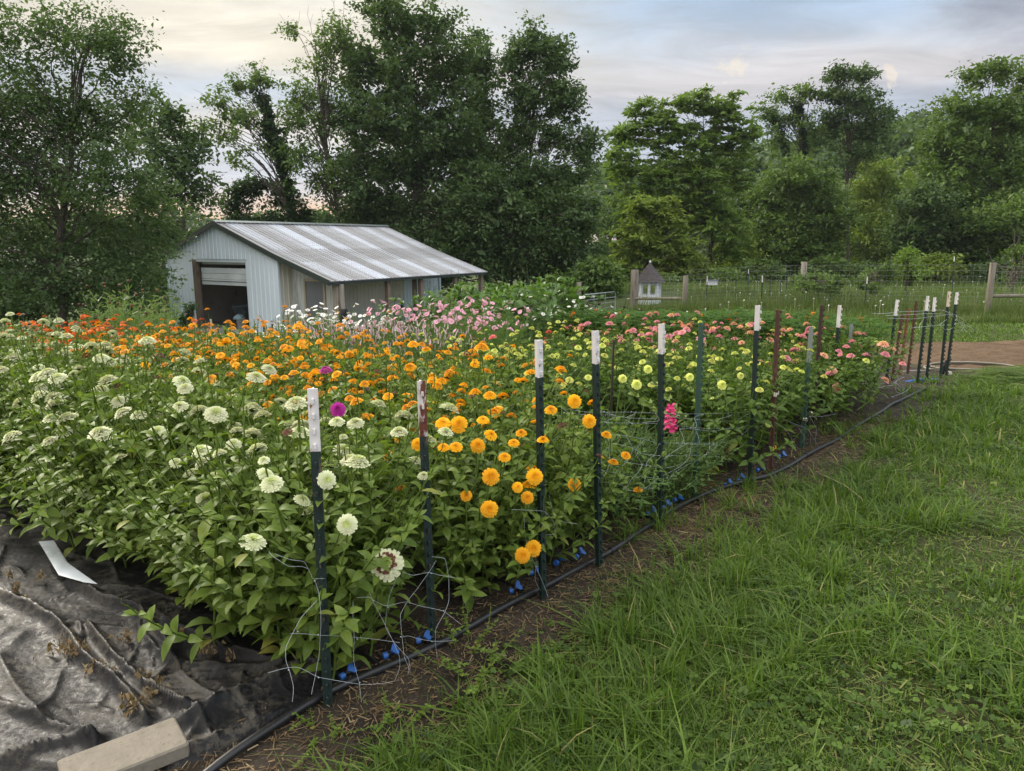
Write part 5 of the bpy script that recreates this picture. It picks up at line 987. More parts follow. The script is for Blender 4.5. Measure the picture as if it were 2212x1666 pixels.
def zinnia_proto(rs, H=1.0, stems=2, lod=4, leafL=.085, leafW=.036, spread=.11, branches=5, mats=None, name='foliage', bare=.18, low=.18):
    mb = MB(); tips = []
    def shoot(p, d, L, r, lvl, l0):
        n = max(3, int(L / .075)); P = [p]; dd = d / np.linalg.norm(d); nodes = []
        for i in range(n):
            dd = dd + np.array((0, 0, .10 if lvl else .03)) + rs.normal(0, .035, 3); dd /= np.linalg.norm(dd); P.append(P[-1] + dd * L / n); nodes.append((P[-1].copy(), dd.copy()))
        mb.tube(P, np.linspace(r, r * .6, len(P)), 4, .35, 0, False); ph = rs.uniform(0, 6.28)
        for i, (q, e) in enumerate(nodes[:-1]):
            f = (i + 1) / n
            if lvl == 0 and q[2] < bare * H and rs.random() < .55: continue
            a, b = ortho(e); th = ph + i * 1.571; k = leafL * l0 * (1.12 - .55 * f if lvl else 1.18 - .5 * f) * rs.uniform(.8, 1.15)
            for sgn in (1, -1):
                o = (a * math.cos(th) + b * math.sin(th)) * sgn; dl = o + e * rs.uniform(.25, .7); t = rs.normal(.48, .17)
                if lvl == 0 and q[2] < .35 * H: t += rs.uniform(0, .4)
                leaf(mb, q, dl, e + o * -.2, k, k * leafW / leafL * rs.uniform(.85, 1.15), rs.uniform(.1, .8), float(np.clip(t, 0, 1)), seg=lod)
        ped = rs.uniform(.015, .13) if rs.random() < .75 else .01; e_ = P[-1] + (dd + np.array((0, 0, .35))) * ped; mb.tube([P[-1], (P[-1] + e_) / 2 + rs.normal(0, .004, 3), e_], [r * .55, r * .5, r * .5], 4, .4, 0, False)
        tips.append((e_, dd.copy(), lvl))
        a, b = ortho(dd)
        for j in range(2):                                              # small pair under the flower
            o = a * (1 if j else -1); leaf(mb, P[-2], o + dd * .8, dd - o * .2, leafL * .5, leafW * .5, .2, .55, seg=max(2, lod - 1))
        return nodes
    for s in range(stems):
        a = s * 6.28 / stems + rs.uniform(0, 1); p = np.array((math.cos(a), math.sin(a), 0)) * rs.uniform(.03, spread * .6); d = np.array((math.cos(a) * .16, math.sin(a) * .16, 1)); nodes = shoot(p, d, H * rs.uniform(.86, 1.0), .0055, 0, 1.0); k = len(nodes)
        for j in range(branches):
            q, e = nodes[int(k * (low + (.80 - low) * (j + rs.uniform(0, .8)) / branches))]; th = a + j * 2.4 + rs.uniform(-.4, .4); dd = np.array((math.cos(th), math.sin(th), rs.uniform(.55, 1.1))); L = min(H * rs.uniform(.84, 1.0) - q[2], .52); 
            if L > .12: shoot(q, dd, L * 1.05, .004, 1, .9)
    return mb.mesh(name, mats or M_ZLEAF), tips
def bloom(rs, m, r=.04, rings=6, dome=.55, name='bloom', m2=None, n0=17, browned=False, seg=2):
    """zinnia head: overlapping rings of rounded petals on a green cup, facing +Z"""
    mb = MB(); mb.lathe((0, 0, 0), [(.002, -.35 * r), (.28 * r, -.22 * r), (.34 * r, -.02 * r), (.1 * r, .05 * r)], 8, .1, 1)
    for k in range(rings):
        f = k / (rings - 1); n = max(7, int((n0 + 4) * (1 - .6 * f))); e0 = -.05 + .75 * f ** 1.3; l = r * (.50 - .24 * f); R0 = r * .56 * (1 - f) ** .9 + .03 * r; z0 = r * dome * .95 * math.sin(f * 1.45); wd = 2 * math.pi * (R0 + l * math.cos(e0) * .7) / n * 1.18
        for j in range(n):
            a = (j + .5 * (k % 2)) * 6.283 / n + rs.normal(0, .06); d = np.array((math.cos(a), math.sin(a), 0)); s = np.array((-d[1], d[0], 0)); e = e0 + rs.normal(0, .10); q = d * math.cos(e) + np.array((0, 0, math.sin(e))); up = np.cross(q, s); b = d * R0 + np.array((0, 0, z0)); lk = l * rs.uniform(.9, 1.08); rows = []
            for ff, ww in ((0, .6), (.6, 1.0), (1.0, .6)):
                c = b + q * lk * ff - up * lk * .07 * ff * ff; rows += [c - s * wd * ww / 2, c - up * .035 * r, c + s * wd * ww / 2]
            t = float(np.clip(1 - f * .95 + rs.normal(0, .06), 0, 1)); tt = np.repeat((t * .6, t * .9, min(1, t * 1.08)), 3); brown = browned and k in (3, 4) and rs.random() < .8
            mb.add(rows, [(0, 1, 4, 3), (1, 2, 5, 4), (3, 4, 7, 6), (4, 5, 8, 7)], tt, 2 if brown else 0, True)
    mb.lathe((0, 0, r * dome * .9), [(.13 * r, 0), (.09 * r, .08 * r), (0, .10 * r)], 7, 0, 0)
    return mb.mesh(name, [m, M_ZLEAF2, P_BROWN])
rs0 = np.random.default_rng(42)
PZ = [zinnia_proto(rs0, 1.0, 2, 3, .108, .046, .12, 6) for _ in range(7)]
PZF = [zinnia_proto(rs0, 1.0, 2, 4, .112, .044, .13, 8) for _ in range(5)]          # nearest plants
PZB = [zinnia_proto(rs0, 1.0, 2, 4, .108, .043, .13, 10, bare=0, low=.03) for _ in range(4)]      # bushy to the ground
PZD = [zinnia_proto(rs0, 1.0, 2, 3, .105, .050, .14, 6, M_ZLEAF2) for _ in range(6)]
def blooms(m, r, rings, dome, k=3): return [bloom(rs0, m, r, rings, dome, n0=n) for n in ([20, 22, 18, 21][:k])]
B_WHITE, B_ORANGE, B_RED, B_LIME, B_PEACH, B_PINK, B_MAG, B_CORAL = blooms(P_WHITE, .050, 7, .5, 4), blooms(P_ORANGE, .034, 7, .55, 4), blooms(P_RED, .034, 6, .5), blooms(P_LIME, .030, 7, .55), blooms(P_PEACH, .038, 6, .55), blooms(P_PINK, .038, 6, .55), blooms(P_MAG, .038, 6, .6, 1), blooms(P_CORAL, .033, 5, .5, 2)
B_BROWNED = bloom(rs0, P_WHITE, .052, 7, .6, n0=19, browned=True)
B_FADED = bloom(rs0, P_BROWN, .027, 5, .6); B_BUD = MB().lathe((0, 0, 0), [(.003, -.012), (.009, -.006), (.012, .002), (.010, .010), (.004, .014), (0, .0145)], 9, .45).mesh('bud', [M_ZLEAF])
PLANTS = []
def aim(o, d, roll=0):
    o.rotation_mode = 'QUATERNION'; from mathutils import Quaternion
    o.rotation_quaternion = Vector(d).to_track_quat('Z', 'Y') @ Quaternion((0, 0, 1), roll)
def zinnia(name, label, x, y, H, protos, heads, prob, rs, group, hscale=(.75, 1.1), lean=None, cat='zinnia', wide=1.15):
    me, tips = protos[rs.integers(len(protos))]; o = thing(name, (x, y, float(g(x, y)) + .01), label, cat, group); rz = rs.uniform(0, 6.28); f = put('foliage', me, o); f.rotation_euler = (0, 0, rz); f.scale = (wide, wide, H)
    if lean is not None: o.rotation_euler = lean
    c, s = math.cos(rz), math.sin(rz)
    for (p, d, lvl) in tips:
        if rs.random() > prob: continue
        q = np.array((p[0] * c - p[1] * s, p[0] * s + p[1] * c, 0)) * wide; q[2] = p[2] * H; dd = np.array((d[0] * c - d[1] * s, d[0] * s + d[1] * c, d[2])) + rs.normal(0, .24, 3) + (0, 0, .75)
        u_ = rs.random(); h = B_FADED if u_ < .05 else B_BUD if u_ < .15 else heads[rs.integers(len(heads))]; b = put('faded_flower' if u_ < .05 else 'bud' if u_ < .15 else 'flower', h, o, q + dd * .012); k = rs.uniform(*hscale) * (.55 if rs.random() < .16 else 1); b.scale = (k, k, k * rs.uniform(.8, 1.1)); aim(b, dd, rs.uniform(0, 6.28))
    PLANTS.append((o, x, y)); return o
def scatter(s0, s1, t0, t1, step, rs, cond=None):
    out = []
    for a in np.arange(s0 + step / 2, s1, step):
        for b in np.arange(t0 + step / 2, t1, step):
            s, t = a + rs.normal(0, step * .22), b + rs.normal(0, step * .22)
            if cond is None or cond(s, t): out.append((s, t))
    return out
def garden():
    rs = np.random.default_rng(99)
    for s, t in scatter(-.04, .64, .10, 6.6, .215, rs, lambda s, t: s < .12 or t > .16):
        near = t < 2.4; x, y = bed(s, t); lb = 'white zinnia plant in the dense front of the white zinnia row' if near else 'white zinnia plant in the far part of the white zinnia row'
        zinnia('white_zinnia', lb, x, y, rs.uniform(.86, 1.10) + (.04 if 1.5 < t < 4 else 0) - (.22 if t < .25 or s < .1 else 0) * rs.uniform(.2, 1), PZB if near and (s < .14 or t < .4) else PZF if near else PZ, B_WHITE, .15 if near else .15, rs, 'front white zinnias' if near else 'far white zinnias', (.6, 1.05))
    for s, t in scatter(-.30, -.02, .9, 5.4, .27, rs, lambda s, t: s > -.02 - .06 * t):
        x, y = bed(s, t); zinnia('white_zinnia', 'white zinnia plant leaning out over the black plastic sheet', x, y, rs.uniform(.62, .86), PZF, B_WHITE, .10, rs, 'white zinnias over the plastic', (.6, .95), (rs.uniform(.08, .25), rs.uniform(-.28, -.1), 0))
    for s, t in scatter(.98, 2.12, .17, 9.2, .268, rs, lambda s, t: not (t > 6.2 and s < 1.2) and (s < 2.04 or t > 1.0)):
        x, y = bed(s, t); red = t > 5.6 + rs.normal(0, .5); near = t < 1.2 and s < 1.4
        if red: zinnia('red_orange_zinnia', 'red-orange zinnia plant at the far left of the beds', x, y, rs.uniform(.72, .88), PZ, B_RED, .34, rs, 'red-orange zinnias', (.8, 1.2))
        else: zinnia('orange_zinnia', 'golden orange zinnia plant in the nearest end of the orange row' if t < 1.2 else 'golden orange zinnia plant in the middle of the orange row' if t < 3.4 else 'golden orange zinnia plant in the far part of the orange row', x, y, rs.uniform(.84, 1.06) - (.12 if t < .3 else 0) - .035 * max(0, t - 2.5), PZB if near and t < .7 else PZF if near else PZ, B_ORANGE, .30 if t < 1.2 else .58, rs, 'orange zinnias near' if t < 1.2 else 'orange zinnias middle' if t < 3.4 else 'orange zinnias far', (.68, 1.05))
    for s, t in ((1.0, .26), (1.16, .20), (1.34, .24), (1.08, .40), (1.54, .24), (1.74, .26), (1.92, .30)):
        x, y = bed(s, t); zinnia('orange_zinnia', 'low bushy golden orange zinnia plant leaning out at the posts', x, y, rs.uniform(.5, .72), PZB, B_ORANGE, .12, rs, 'low orange zinnias at the posts', (.7, 1.0), None, 'zinnia', .95)
    for s, t in scatter(2.15, 2.75, 1.2, 5.2, .285, rs):
        x, y = bed(s, t); zinnia('orange_zinnia', 'golden orange zinnia plant along the back edge of the orange row', x, y, rs.uniform(.85, 1.0), PZ, B_ORANGE, .5, rs, 'orange zinnias back', (.6, .9))
    for s, t in scatter(2.2, 3.4, 5.4, 9.8, .36, rs, lambda s, t: bed(s, t)[0] / bed(s, t)[1] < -.42):
        x, y = bed(s, t); zinnia('red_orange_zinnia', 'red-orange zinnia plant at the far left of the beds', x, y, rs.uniform(.70, .84), PZ, B_RED, .22, rs, 'red-orange zinnias', (.8, 1.15))
    for s, t in scatter(3.35, 5.1, .12, 3.3, .275, rs, lambda s, t: t < 3.0 or s < 4) + scatter(2.80, 3.35, 1.45, 2.9, .275, rs):
        x, y = bed(s, t); far = t > 1.5; odd = t > 2.2 and rs.random() < .22
        zinnia('lime_zinnia', 'zinnia plant with coral flowers at the back of the lime zinnias' if odd else 'lime yellow zinnia plant at the back of the lime zinnias' if far else 'lime yellow zinnia plant in the front wall of the lime zinnias', x, y, rs.uniform(.72, .92), PZD, B_CORAL if odd else B_LIME, .28 if not far else .36, rs, 'coral zinnias' if odd else 'back lime zinnias' if far else 'front lime zinnias', (.65, 1.05))
    for s, t in scatter(5.1, 7.0, .02, 3.0, .31, rs):
        x, y = bed(s, t); pk = rs.random() < .42; zinnia('pink_zinnia' if pk else 'peach_zinnia', 'pink zinnia plant among the peach zinnias' if pk else 'peach zinnia plant before the marigolds', x, y, rs.uniform(.76, .94), PZD, B_PINK if pk else B_PEACH + B_LIME[:1], .26, rs, 'pink zinnias' if pk else 'peach zinnias', (.8, 1.15))
garden()
def hero(u, v, off, heads, size, kind, d=None, seed=0, face=None):
    """a flower seen singly in the photograph, on a stem of the nearest plant of its kind"""
    p = onplane(u, v, off) if face is None else onface(u, v, face); o, x, y = min((q for q in PLANTS if q[0].name.split('.')[0] == kind), key=lambda q: (q[1] - p[0]) ** 2 + (q[2] - p[1]) ** 2); b = np.array(o.location); rel = p - b; rs = np.random.default_rng(seed + int(u))
    d = np.array(d if d is not None else (rs.normal(.1, .3), -.35 + rs.normal(0, .25), 1.0)); d = d / np.linalg.norm(d); h = heads[rs.integers(len(heads))] if isinstance(heads, list) else heads
    f = put('flower', h, o, rel); f.scale = (size,) * 3; aim(f, d, rs.uniform(0, 6)); q0 = rel * (.55, .55, 1) - (0, 0, min(.30, rel[2] * .6)); P = np.array([q0, q0 * .5 + rel * .5 + (0, 0, -.05), rel - d * .07, rel - d * .012]); P = smooth_path(P, 9, 1); mb = MB(); mb.tube(P, np.linspace(.005, .003, 9), 5, .4)
    for i in (3, 5): a, c = ortho(P[i + 1] - P[i]); [leaf(mb, P[i], a * sg + (P[i + 1] - P[i]) * 8, (P[i + 1] - P[i]), .08, .032, .4, rs.uniform(.3, .6)) for sg in (1, -1)]
    mb.build('flower_stem', M_ZLEAF, o); return f
H_ = lambda L, heads, kind, off, s: [hero(u, v, off + o_ - (.07 if o_ < .11 and kind in ('white_zinnia', 'orange_zinnia') else 0), heads, s * k, kind, dd, face=(.02 + o_ * .7 if kind == 'white_zinnia' and u < 560 else None)) for (u, v, k, dd, o_) in L]
F_ = (.12, -1, .45)
hb = hero(835, 1220, -.06, B_BROWNED, 1.15, 'white_zinnia', (.1, -1, .75)); hb['label'] = 'white bloom with a brown withered ring'
H_([(750, 1133, .92, F_, -.03), (587, 1045, .95, (0, -.5, 1), .05), (410, 1162, .85, F_, -.1), (370, 1150, .65, (-.3, -.5, 1), -.1), (140, 1200, .95, (-.4, -.6, .8), -.2), (530, 1110, .8, F_, .05), (706, 1037, .85, (.6, -.9, .5), .05), (757, 995, 1.0, (0, -.2, 1), .12), (640, 872, 1.0, (0, -.3, 1), .12), (862, 934, .95, (0, -.2, 1), .2), (768, 915, .9, (0, -.25, 1), .2), (728, 912, .8, (0, -.25, 1), .25),
    (318, 738, 1.25, (.05, -.1, 1), .5), (466, 895, 1.25, (.35, -.6, 1), .1), (340, 935, 1.2, (.2, -.5, 1), .0), (205, 895, .95, (.3, -.8, .8), .1), (140, 915, 1.25, (.1, -.7, 1), .0), (115, 890, 1.0, (0, -.3, 1), .15), (55, 950, 1.0, (-.3, -.4, 1), -.1), (400, 840, 1.0, (.1, -.5, 1), .3), (117, 822, 1.2, (-.1, -.5, 1), .3), (218, 775, 1.3, (.1, -.2, 1), .4), (300, 898, 1.1, (0, -.15, 1), .1), (505, 960, .8, (.3, -.6, 1), .05), (272, 960, .8, (.7, -.5, .8), 0), (570, 995, .5, (0, -.4, 1), .05), (20, 1080, .9, (-.2, -.7, .8), -.2), (380, 1000, .75, (.4, -.5, .9), .0), (460, 1030, .7, (-.2, -.6, .8), .05), (915, 1028, .65, (0, -.3, 1), .1), (120, 888, .9, (0, -.2, 1), .2), (45, 893, .9, (0, -.6, .8), .2), (185, 938, .8, (0, -.2, 1), .1), (40, 805, 1.0, (0, -.2, 1), .3)], B_WHITE, 'white_zinnia', 0, .76)
H_([(1155, 1030, 1.1, F_, .02), (1060, 1030, 1.08, F_, .05), (1118, 1053, .72, F_, .05), (1139, 1075, .85, F_, .03), (1057, 1100, 1.08, F_, .03), (1007, 1071, .72, F_, .1), (1129, 1200, 1.0, F_, -.03), (1152, 1185, 1.08, F_, 0), (1241, 1047, .92, F_, 0), (1273, 910, 1.0, F_, .05), (1241, 867, 1.0, F_, .1), (1190, 886, .9, (0, -.4, 1), .1), (1126, 936, .75, (0, -.4, 1), .1), (1110, 957, .75, (0, -.5, 1), .1), (1090, 988, .8, (0, -.5, 1), .08), (1032, 963, .95, F_, .12), (991, 917, 1.1, F_, .15), (985, 966, .85, (0, -.5, 1), .12), (958, 967, .75, (0, -.4, 1), .15), (1043, 908, .8, (0, -.4, 1), .15), (957, 915, 1.0, (0, -.6, 1), .2), (1060, 940, .9, (.4, -.5, .8), .15), (1352, 984, .75, (.2, -.6, 1), 0), (1310, 940, .8, (.2, -.3, 1), .05), (902, 960, .8, F_, .25), (1058, 855, .9, (0, -.3, 1), .25), (1040, 752, 1.25, (0, -.2, 1), .9), (892, 745, 1.1, (0, -.2, 1), 1.6), (645, 708, 1.5, (0, -.1, 1), 3.2)], B_ORANGE, 'orange_zinnia', 0, 1.0)
H_([(730, 885, 1.1, F_, .35), (704, 801, 1.1, (0, -.2, 1), .9)], B_MAG, 'orange_zinnia', 0, .72)
H_([(1809, 838, 1.0, F_, .1), (1797, 800, 1.0, (0, -.5, 1), .15), (1908, 745, 1.1, (0, -.2, 1), -.1), (1912, 822, .9, (.6, -.3, .8), -.2)], B_PEACH, 'peach_zinnia', 0, 1.25); H_([(1432, 832 + 0, .01, F_, .3)], B_LIME, 'lime_zinnia', 0, 1.0)
H_([(1560, 832, 1.1, F_, .1), (1375, 831, 1.0, F_, .2), (1490, 815, .9, F_, .2), (1660, 916, .8, F_, 0), (1600, 812, .8, F_, .1), (1400, 798, .9, F_, .3), (1345, 818, .85, F_, .3)], B_LIME, 'lime_zinnia', 0, 1.0)
# ---- other kinds of plant
def fine_plant(rs, H, n, m, L=.05, stems=7, up=.5, w=.003, spread=.2):
    mb = MB(); tips = []
    for i in range(stems):
        a = rs.uniform(0, 6.28); P = [np.array((0, 0, 0.))]; d = np.array((math.cos(a) * spread, math.sin(a) * spread, .9)); N = 9; h = H * rs.uniform(.75, 1.05)
        for k in range(N): d = d + rs.normal(0, .06, 3) + (0, 0, .03); d /= np.linalg.norm(d); P.append(P[-1] + d * h / N)
        mb.tube(P, np.linspace(.004, .0018, N + 1), 4, .5, 0, False); tips.append((P[-1], d, 0)); P = np.array(P); m_ = n // stems; f = rs.uniform(.12, .93, m_) * N; i0 = f.astype(int); q = P[i0] + (P[i0 + 1] - P[i0]) * (f - i0)[:, None]; e = rs.normal(0, 1, (m_, 3)); e[:, 2] = np.abs(e[:, 2]) * up + .15; e /= np.linalg.norm(e, axis=1, keepdims=True); s = np.cross(e, rs.normal(size=(m_, 3))); s /= np.linalg.norm(s, axis=1, keepdims=True); l = L * rs.uniform(.5, 1.4, (m_, 1))
        V = np.stack([q - s * w / 2, q + s * w / 2, q + e * l * .6 + s * w * .6, q + e * l * .6 - s * w * .6, q + e * l + (0, 0, -.004) + s * w * .15, q + e * l - s * w * .15], 1).reshape(-1, 3); o = (np.arange(m_) * 6)[:, None, None]; mb.add(V, (np.array([(0, 1, 2, 3), (3, 2, 4, 5)])[None] + o).reshape(-1, 4), np.repeat(rs.uniform(.1, .9, m_), 6))
    return mb.mesh('foliage', m), tips
def cosmos_flower(rs, m):
    mb = MB(); n = 8; cup = rs.uniform(.15, .55)
    for j in range(n):
        a = j * 6.283 / n; d = np.array((math.cos(a), math.sin(a), 0)); s = np.array((-d[1], d[0], 0)); rows = []
        for f, w in ((.1, .25), (.55, .95), (1, .8)): c = d * .036 * f + np.array((0, 0, .036 * cup * f)) + s * 0; rows += [c - s * .014 * w, c + np.array((0, 0, -.0015)), c + s * .014 * w]
        mb.add(rows, [(0, 1, 4, 3), (1, 2, 5, 4), (3, 4, 7, 6), (4, 5, 8, 7)], np.repeat((.45, .8, 1), 3), 0, True)
    mb.lathe((0, 0, 0), [(.003, -.012), (.007, -.004), (.008, .004), (0, .008)], 7, 0, 0); return mb.mesh('flower_head', [m])
def multi(name, labels, groups, spots, protos, heads, prob, rs, H, hs, cat, tilt=.4, wide=1.0, extra=None):
    for s, t in spots:
        x, y = bed(s, t); me, tips = protos[rs.integers(len(protos))]; o = thing(name, (x, y, float(g(x, y)) + .01), labels, cat, groups); h = rs.uniform(*H); rz = rs.uniform(0, 6.28); f = put('foliage', me, o); f.scale = (wide * rs.uniform(.9, 1.1), wide, h); f.rotation_euler = (0, 0, rz); c, sn = math.cos(rz), math.sin(rz)
        for p, d, l in tips:
            if heads and rs.random() < prob: b = put('flower', heads[rs.integers(len(heads))], o, (wide * (p[0] * c - p[1] * sn), wide * (p[0] * sn + p[1] * c), p[2] * h + .004)); k = rs.uniform(*hs); b.scale = (k, k, k); aim(b, (d[0] * c + rs.normal(0, tilt), d[1] + rs.normal(-.15, tilt), 1), rs.uniform(0, 6))
def others():
    rs = np.random.default_rng(17); PF = [fine_plant(rs, 1.0, 620, M_FINE, .055, 10, .4, .0032, .26) for _ in range(4)]; CW = [cosmos_flower(rs, P_COSW) for _ in range(3)]; CP = [cosmos_flower(rs, P_COSP) for _ in range(3)]
    multi('pink_cosmos', 'pink cosmos plant in the feathery patch behind the celosia', 'pink cosmos', scatter(3.9, 6.2, 3.0, 5.4, .33, rs, lambda s, t: -.175 < bed(s, t)[0] / bed(s, t)[1] < .0), PF, CP, .5, rs, (.85, 1.18), (.7, 1.0), 'cosmos', .7)
    multi('white_cosmos', 'white cosmos plant in front of the barn side door', 'white cosmos by the barn', scatter(3.2, 5.2, 4.9, 7.4, .36, rs, lambda s, t: -.325 < bed(s, t)[0] / bed(s, t)[1] < -.15), PF, CW, .55, rs, (.8, 1.1), (.75, 1.0), 'cosmos', .45)
    multi('white_cosmos', 'white cosmos plant in front of the purple leaved row and gate', 'white cosmos by the gate', scatter(6.3, 8.3, 4.2, 5.6, .36, rs), PF, CW, .5, rs, (.95, 1.2), (.6, .85), 'cosmos', .45)
    # celosia: slim plumes, pink above cream
    def plume():
        mb = MB(); n = 8; z = np.linspace(0, .13, n); r = .012 * np.array((.8, 1.0, 1.02, .95, .85, .66, .42, .1)); V = []; th = np.arange(8) * 2 * math.pi / 8
        for zz, rr in zip(z, r): k = 1 + .22 * np.cos(th * 4 + zz * 300); V.append(np.c_[rr * k * np.cos(th), rr * k * np.sin(th), np.full(8, zz)])
        return mb.add(np.concatenate(V), [(i * 8 + j, i * 8 + (j + 1) % 8, i * 8 + 8 + (j + 1) % 8, i * 8 + 8 + j) for i in range(n - 1) for j in range(8)], np.repeat(np.linspace(0, .9, n), 8), 0, True).mesh('plume', [P_CEL])
    CEL = [zinnia_proto(rs, 1.0, 4, 3, .07, .018, .16, 3, M_FINE) for _ in range(3)]; PL = [plume()]
    multi('celosia', 'celosia plant with slim pink and cream plumes before the pink cosmos', 'celosia plants', scatter(2.85, 3.9, 3.0, 5.2, .27, rs), CEL, PL, .95, rs, (.78, .95), (.36, .6), 'celosia', .1)
    # marigolds: divided leaves
    def mari():
        mb = MB(); tips = []
        for s in range(13):
            a = s * .7 + rs.uniform(0, .5); P = [np.array((0, 0, 0.))]; d = np.array((math.cos(a) * .42, math.sin(a) * .42, .8)) * rs.uniform(.8, 1.1)
            for k in range(9): d = d + (0, 0, .06) + rs.normal(0, .05, 3); d /= np.linalg.norm(d); P.append(P[-1] + d * rs.uniform(.085, .11))
            mb.tube(P, np.linspace(.006, .003, 10), 4, .3, 0, False); tips.append((P[-1], d, 0))
            for k in range(1, 10):
                for q in range(4):
                    th = rs.uniform(0, 6.28); o = np.array((math.cos(th), math.sin(th), rs.uniform(.1, .8))); o /= np.linalg.norm(o); sd = np.cross(o, (0, 0, 1)); L = rs.uniform(.08, .13)
                    for f in (.3, .5, .7, .9):
                        for sg in (1, -1): leaf(mb, P[k] + o * L * f - np.array((0, 0, L * f * f * .3)), o * .7 + sd * sg, np.array((0, 0, 1.)), .055 * (1.1 - .4 * f), .017, .3, float(np.clip(rs.normal(.45, .2), 0, 1)), seg=2)
        return mb.mesh('foliage', M_MARI), tips
    PM = [mari() for _ in range(3)]; BM = blooms(P_MARI, .03, 6, .75, 2)
    multi('marigold', 'bushy green marigold plant with few orange flowers', 'marigolds', scatter(6.7, 8.25, .5, 4.4, .35, rs), PM, BM, .06, rs, (.92, 1.08), (.9, 1.2), 'marigold', .3, 1.15)
    # tall broad-leaved plants behind the cosmos
    PB = [zinnia_proto(rs, 1.0, 2, 4, .20, .085, .15, 2, M_BROAD, bare=.3) for _ in range(3)]
    multi('tall_leafy_plant', 'tall broad-leaved green plant behind the pink cosmos', 'tall leafy plants', scatter(6.6, 8.2, 4.6, 7.6, .46, rs, lambda s, t: bed(s, t)[0] / bed(s, t)[1] > -.145), PB, None, 0, rs, (1.3, 1.6), (1, 1), 'leafy plant', .3, 1.35)
    PP = [zinnia_proto(rs, 1.0, 2, 3, .13, .08, .15, 3, M_PURP) for _ in range(2)]
    multi('purple_plant', 'dark purple leaved plant in the row before the gate', 'purple leaved plants', scatter(8.6, 9.6, 4.6, 7.2, .42, rs), PP, None, 0, rs, (.95, 1.15), (1, 1), 'leafy plant', .3, 1.3)
    # lanky green seed stalks at the far left
    PLK = [fine_plant(rs, 1.0, 300, M_LANKY, .09, 7, .6, .012, .22) for _ in range(3)]; BUD = []
    mb = MB().lathe((0, 0, 0), [(.006, 0), (.016, .012), (.018, .028), (.012, .036), (0, .038)], 8, .3); BUD = [mb.mesh('seed_head', [P_BROWN])]
    multi('seed_stalks', 'pale lanky green plant with dry seed heads at the far left', 'lanky seed stalks', scatter(2.6, 4.6, 6.4, 11.2, .44, rs, lambda s, t: bed(s, t)[0] / bed(s, t)[1] < -.47), PLK, BUD, .35, rs, (.95, 1.4), (.9, 1.2), 'plant', .2)
    # low plants of the netted bed
    SN = [zinnia_proto(rs, 1.0, 7, 3, .075, .022, .22, 7, M_FINE) for _ in range(3)]
    multi('snapdragon', 'green flowerless snapdragon plant under the netting', 'flowerless snapdragons', [q for q in scatter(2.2, 3.25, .22, 1.6, .31, rs)], SN, None, 0, rs, (.40, .64), (1, 1), 'snapdragon', .1, 1.05)
    p = onplane(1448, 905, .22); b = (p[0], p[1], float(g(p[0], p[1]))); o = thing('snapdragon', b, 'snapdragon with a single bright pink flower spike right of the fifth post', 'snapdragon'); put('foliage', SN[0][0], o).scale = (.6, .6, p[2] - b[2] - .03); mb = MB(); r2 = np.random.default_rng(3)
    for i in range(30):
        z = i / 30 * .17; a = i * 2.4; r = .022 * (1 - .55 * i / 30); c = np.array((r * math.cos(a), r * math.sin(a), z)); d = np.array((math.cos(a), math.sin(a), .15)); s = np.array((-math.sin(a), math.cos(a), 0)); q = .022 * (1 - .4 * i / 30)
        for up_ in (1, -1): rows = [c - s * q * .3, c + s * q * .3, c + d * q * .7 + s * q * .8 + (0, 0, up_ * q * .5), c + d * q * .7 - s * q * .8 + (0, 0, up_ * q * .5), c + d * q * 1.1 + s * q * .5 + (0, 0, up_ * q * 1.0), c + d * q * 1.1 - s * q * .5 + (0, 0, up_ * q)]; mb.add(rows, [(0, 1, 2, 3), (3, 2, 4, 5)], r2.uniform(.3, 1), 0, True)
    MBs = mb.build('flower_spike', P_SNAP, o, (0, 0, p[2] - b[2] - .075)); MBs.scale = (1.15, 1.15, 1.0); MB().tube([(0, 0, 0), (0, 0, p[2] - b[2] + .07)], .004, 5, .4).build('flower_stem', M_FINE, o)
    def clump(name, label, u, v, off, m, L, W, n, h, cat):
        p = gnd(u, v); o = thing(name, p, label, cat); mb = MB(); r3 = np.random.default_rng(int(u))
        for i in range(n):
            a = r3.uniform(0, 6.28); z = h * r3.random() ** .8; d = np.array((math.cos(a), math.sin(a), r3.uniform(-.2, .7))); q = np.array((math.cos(a) * .05, math.sin(a) * .05, z)); mb.tube([(0, 0, z * .3), q, q + d * .04], .003, 4, .3, 0, False); leaf(mb, q + d * .04, d, (0, 0, 1.), L * r3.uniform(.6, 1.2), W * r3.uniform(.7, 1.2), r3.uniform(.4, 1.3), r3.random(), .1)
        mb.build('foliage', m, o); return o
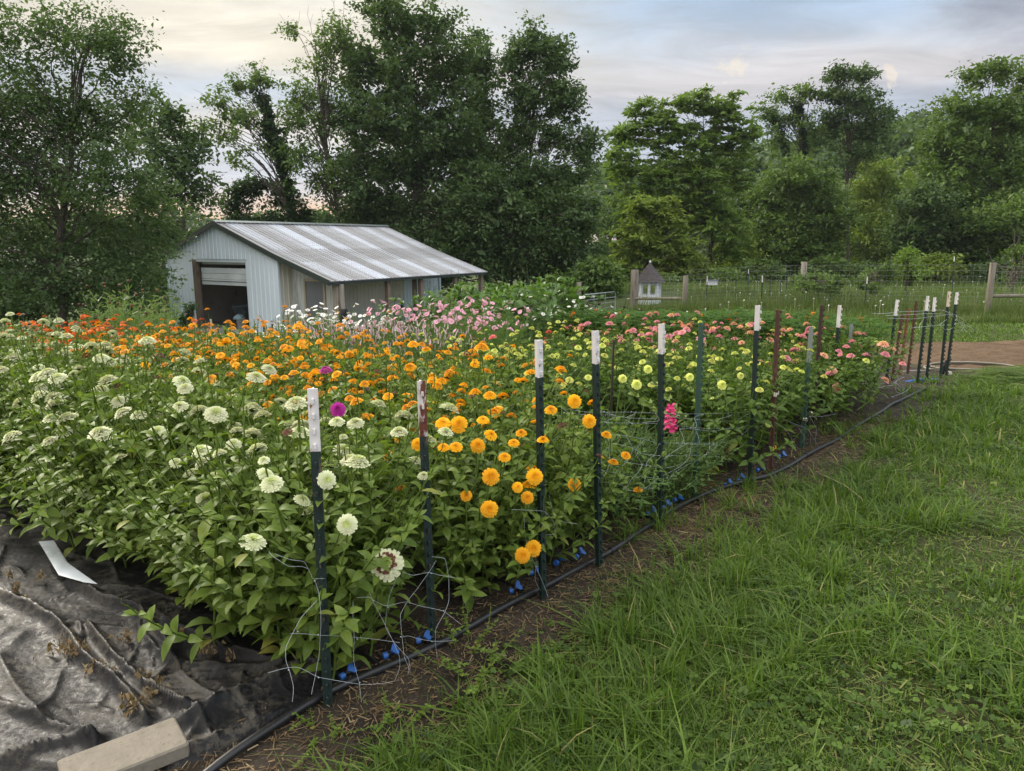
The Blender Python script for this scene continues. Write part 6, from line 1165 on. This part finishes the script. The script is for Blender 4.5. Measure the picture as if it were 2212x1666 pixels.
    clump('yellowing_plant', 'yellowing ragged-leaved plant under the netting', 1500, 1030, .2, M_YLEAF, .13, .085, 46, .30, 'plant'); clump('withered_plant', 'withered brown plant behind the yellowing one', 1535, 1010, .2, M_BRLEAF, .10, .05, 44, .42, 'plant'); clump('withered_plant', 'low reddish brown withered plant at the back of the snapdragon bed', 1360, 985, .2, M_BRLEAF, .08, .045, 30, .2, 'plant')
    # weeds at the lawn edge
    WP = [zinnia_proto(np.random.default_rng(i), 1.0, 3, 4, .05, .033, .2, 2, M_ZLEAF) for i in range(3)]
    for i, (u, v, h, w, lb) in enumerate([(1035, 1475, .24, 1.0, 'broad-leaved weed right of the rust-topped post foot'), (1010, 1420, .3, .8, 'taller round-leaved weed beside the irrigation hose'), (870, 1590, .09, .8, 'small weed in the grass below the first two posts'), (1080, 1560, .09, .7, 'low weed in the sparse grass, middle of the lower edge'), (690, 1600, .10, .7, 'tiny yellowish weed left of the first post foot'), (1290, 1500, .08, .7, 'low weed in the lawn below the fourth post'), (960, 1640, .08, .8, 'low weed at the bottom edge of the picture'), (1400, 1270, .08, .7, 'low weed beside the bare soil right of the fourth post'), (1470, 1215, .16, .9, 'small upright weed at the foot of the fifth post'), (1180, 1440, .08, .9, 'flat weed on bare soil right of the tall weed')]):
        p = gnd(u, v); o = thing('weed', p, lb, 'weed', 'weeds along the bed edge'); f = put('foliage', WP[i % 3][0], o); f.scale = (w * .62, w * .62, h * .7); f.rotation_euler = (0, 0, i)
others()
# ================================================================== evening haze
def haze():
    m = bpy.data.materials.new('haze'); m.use_nodes = True; nt = m.node_tree; nt.nodes.clear(); out = nt.nodes.new('ShaderNodeOutputMaterial'); v = nt.nodes.new('ShaderNodeVolumePrincipled')
    v.inputs['Color'].default_value = (.80, .88, 1.0, 1); v.inputs['Density'].default_value = HAZE; v.inputs['Anisotropy'].default_value = .2; nt.links.new(v.outputs[0], out.inputs['Volume'])
    o = MB().box((0, 120, 22), (1900, 2000, 116)).build('haze', m); tag(o, kind='stuff')
HAZE = .00018
haze()
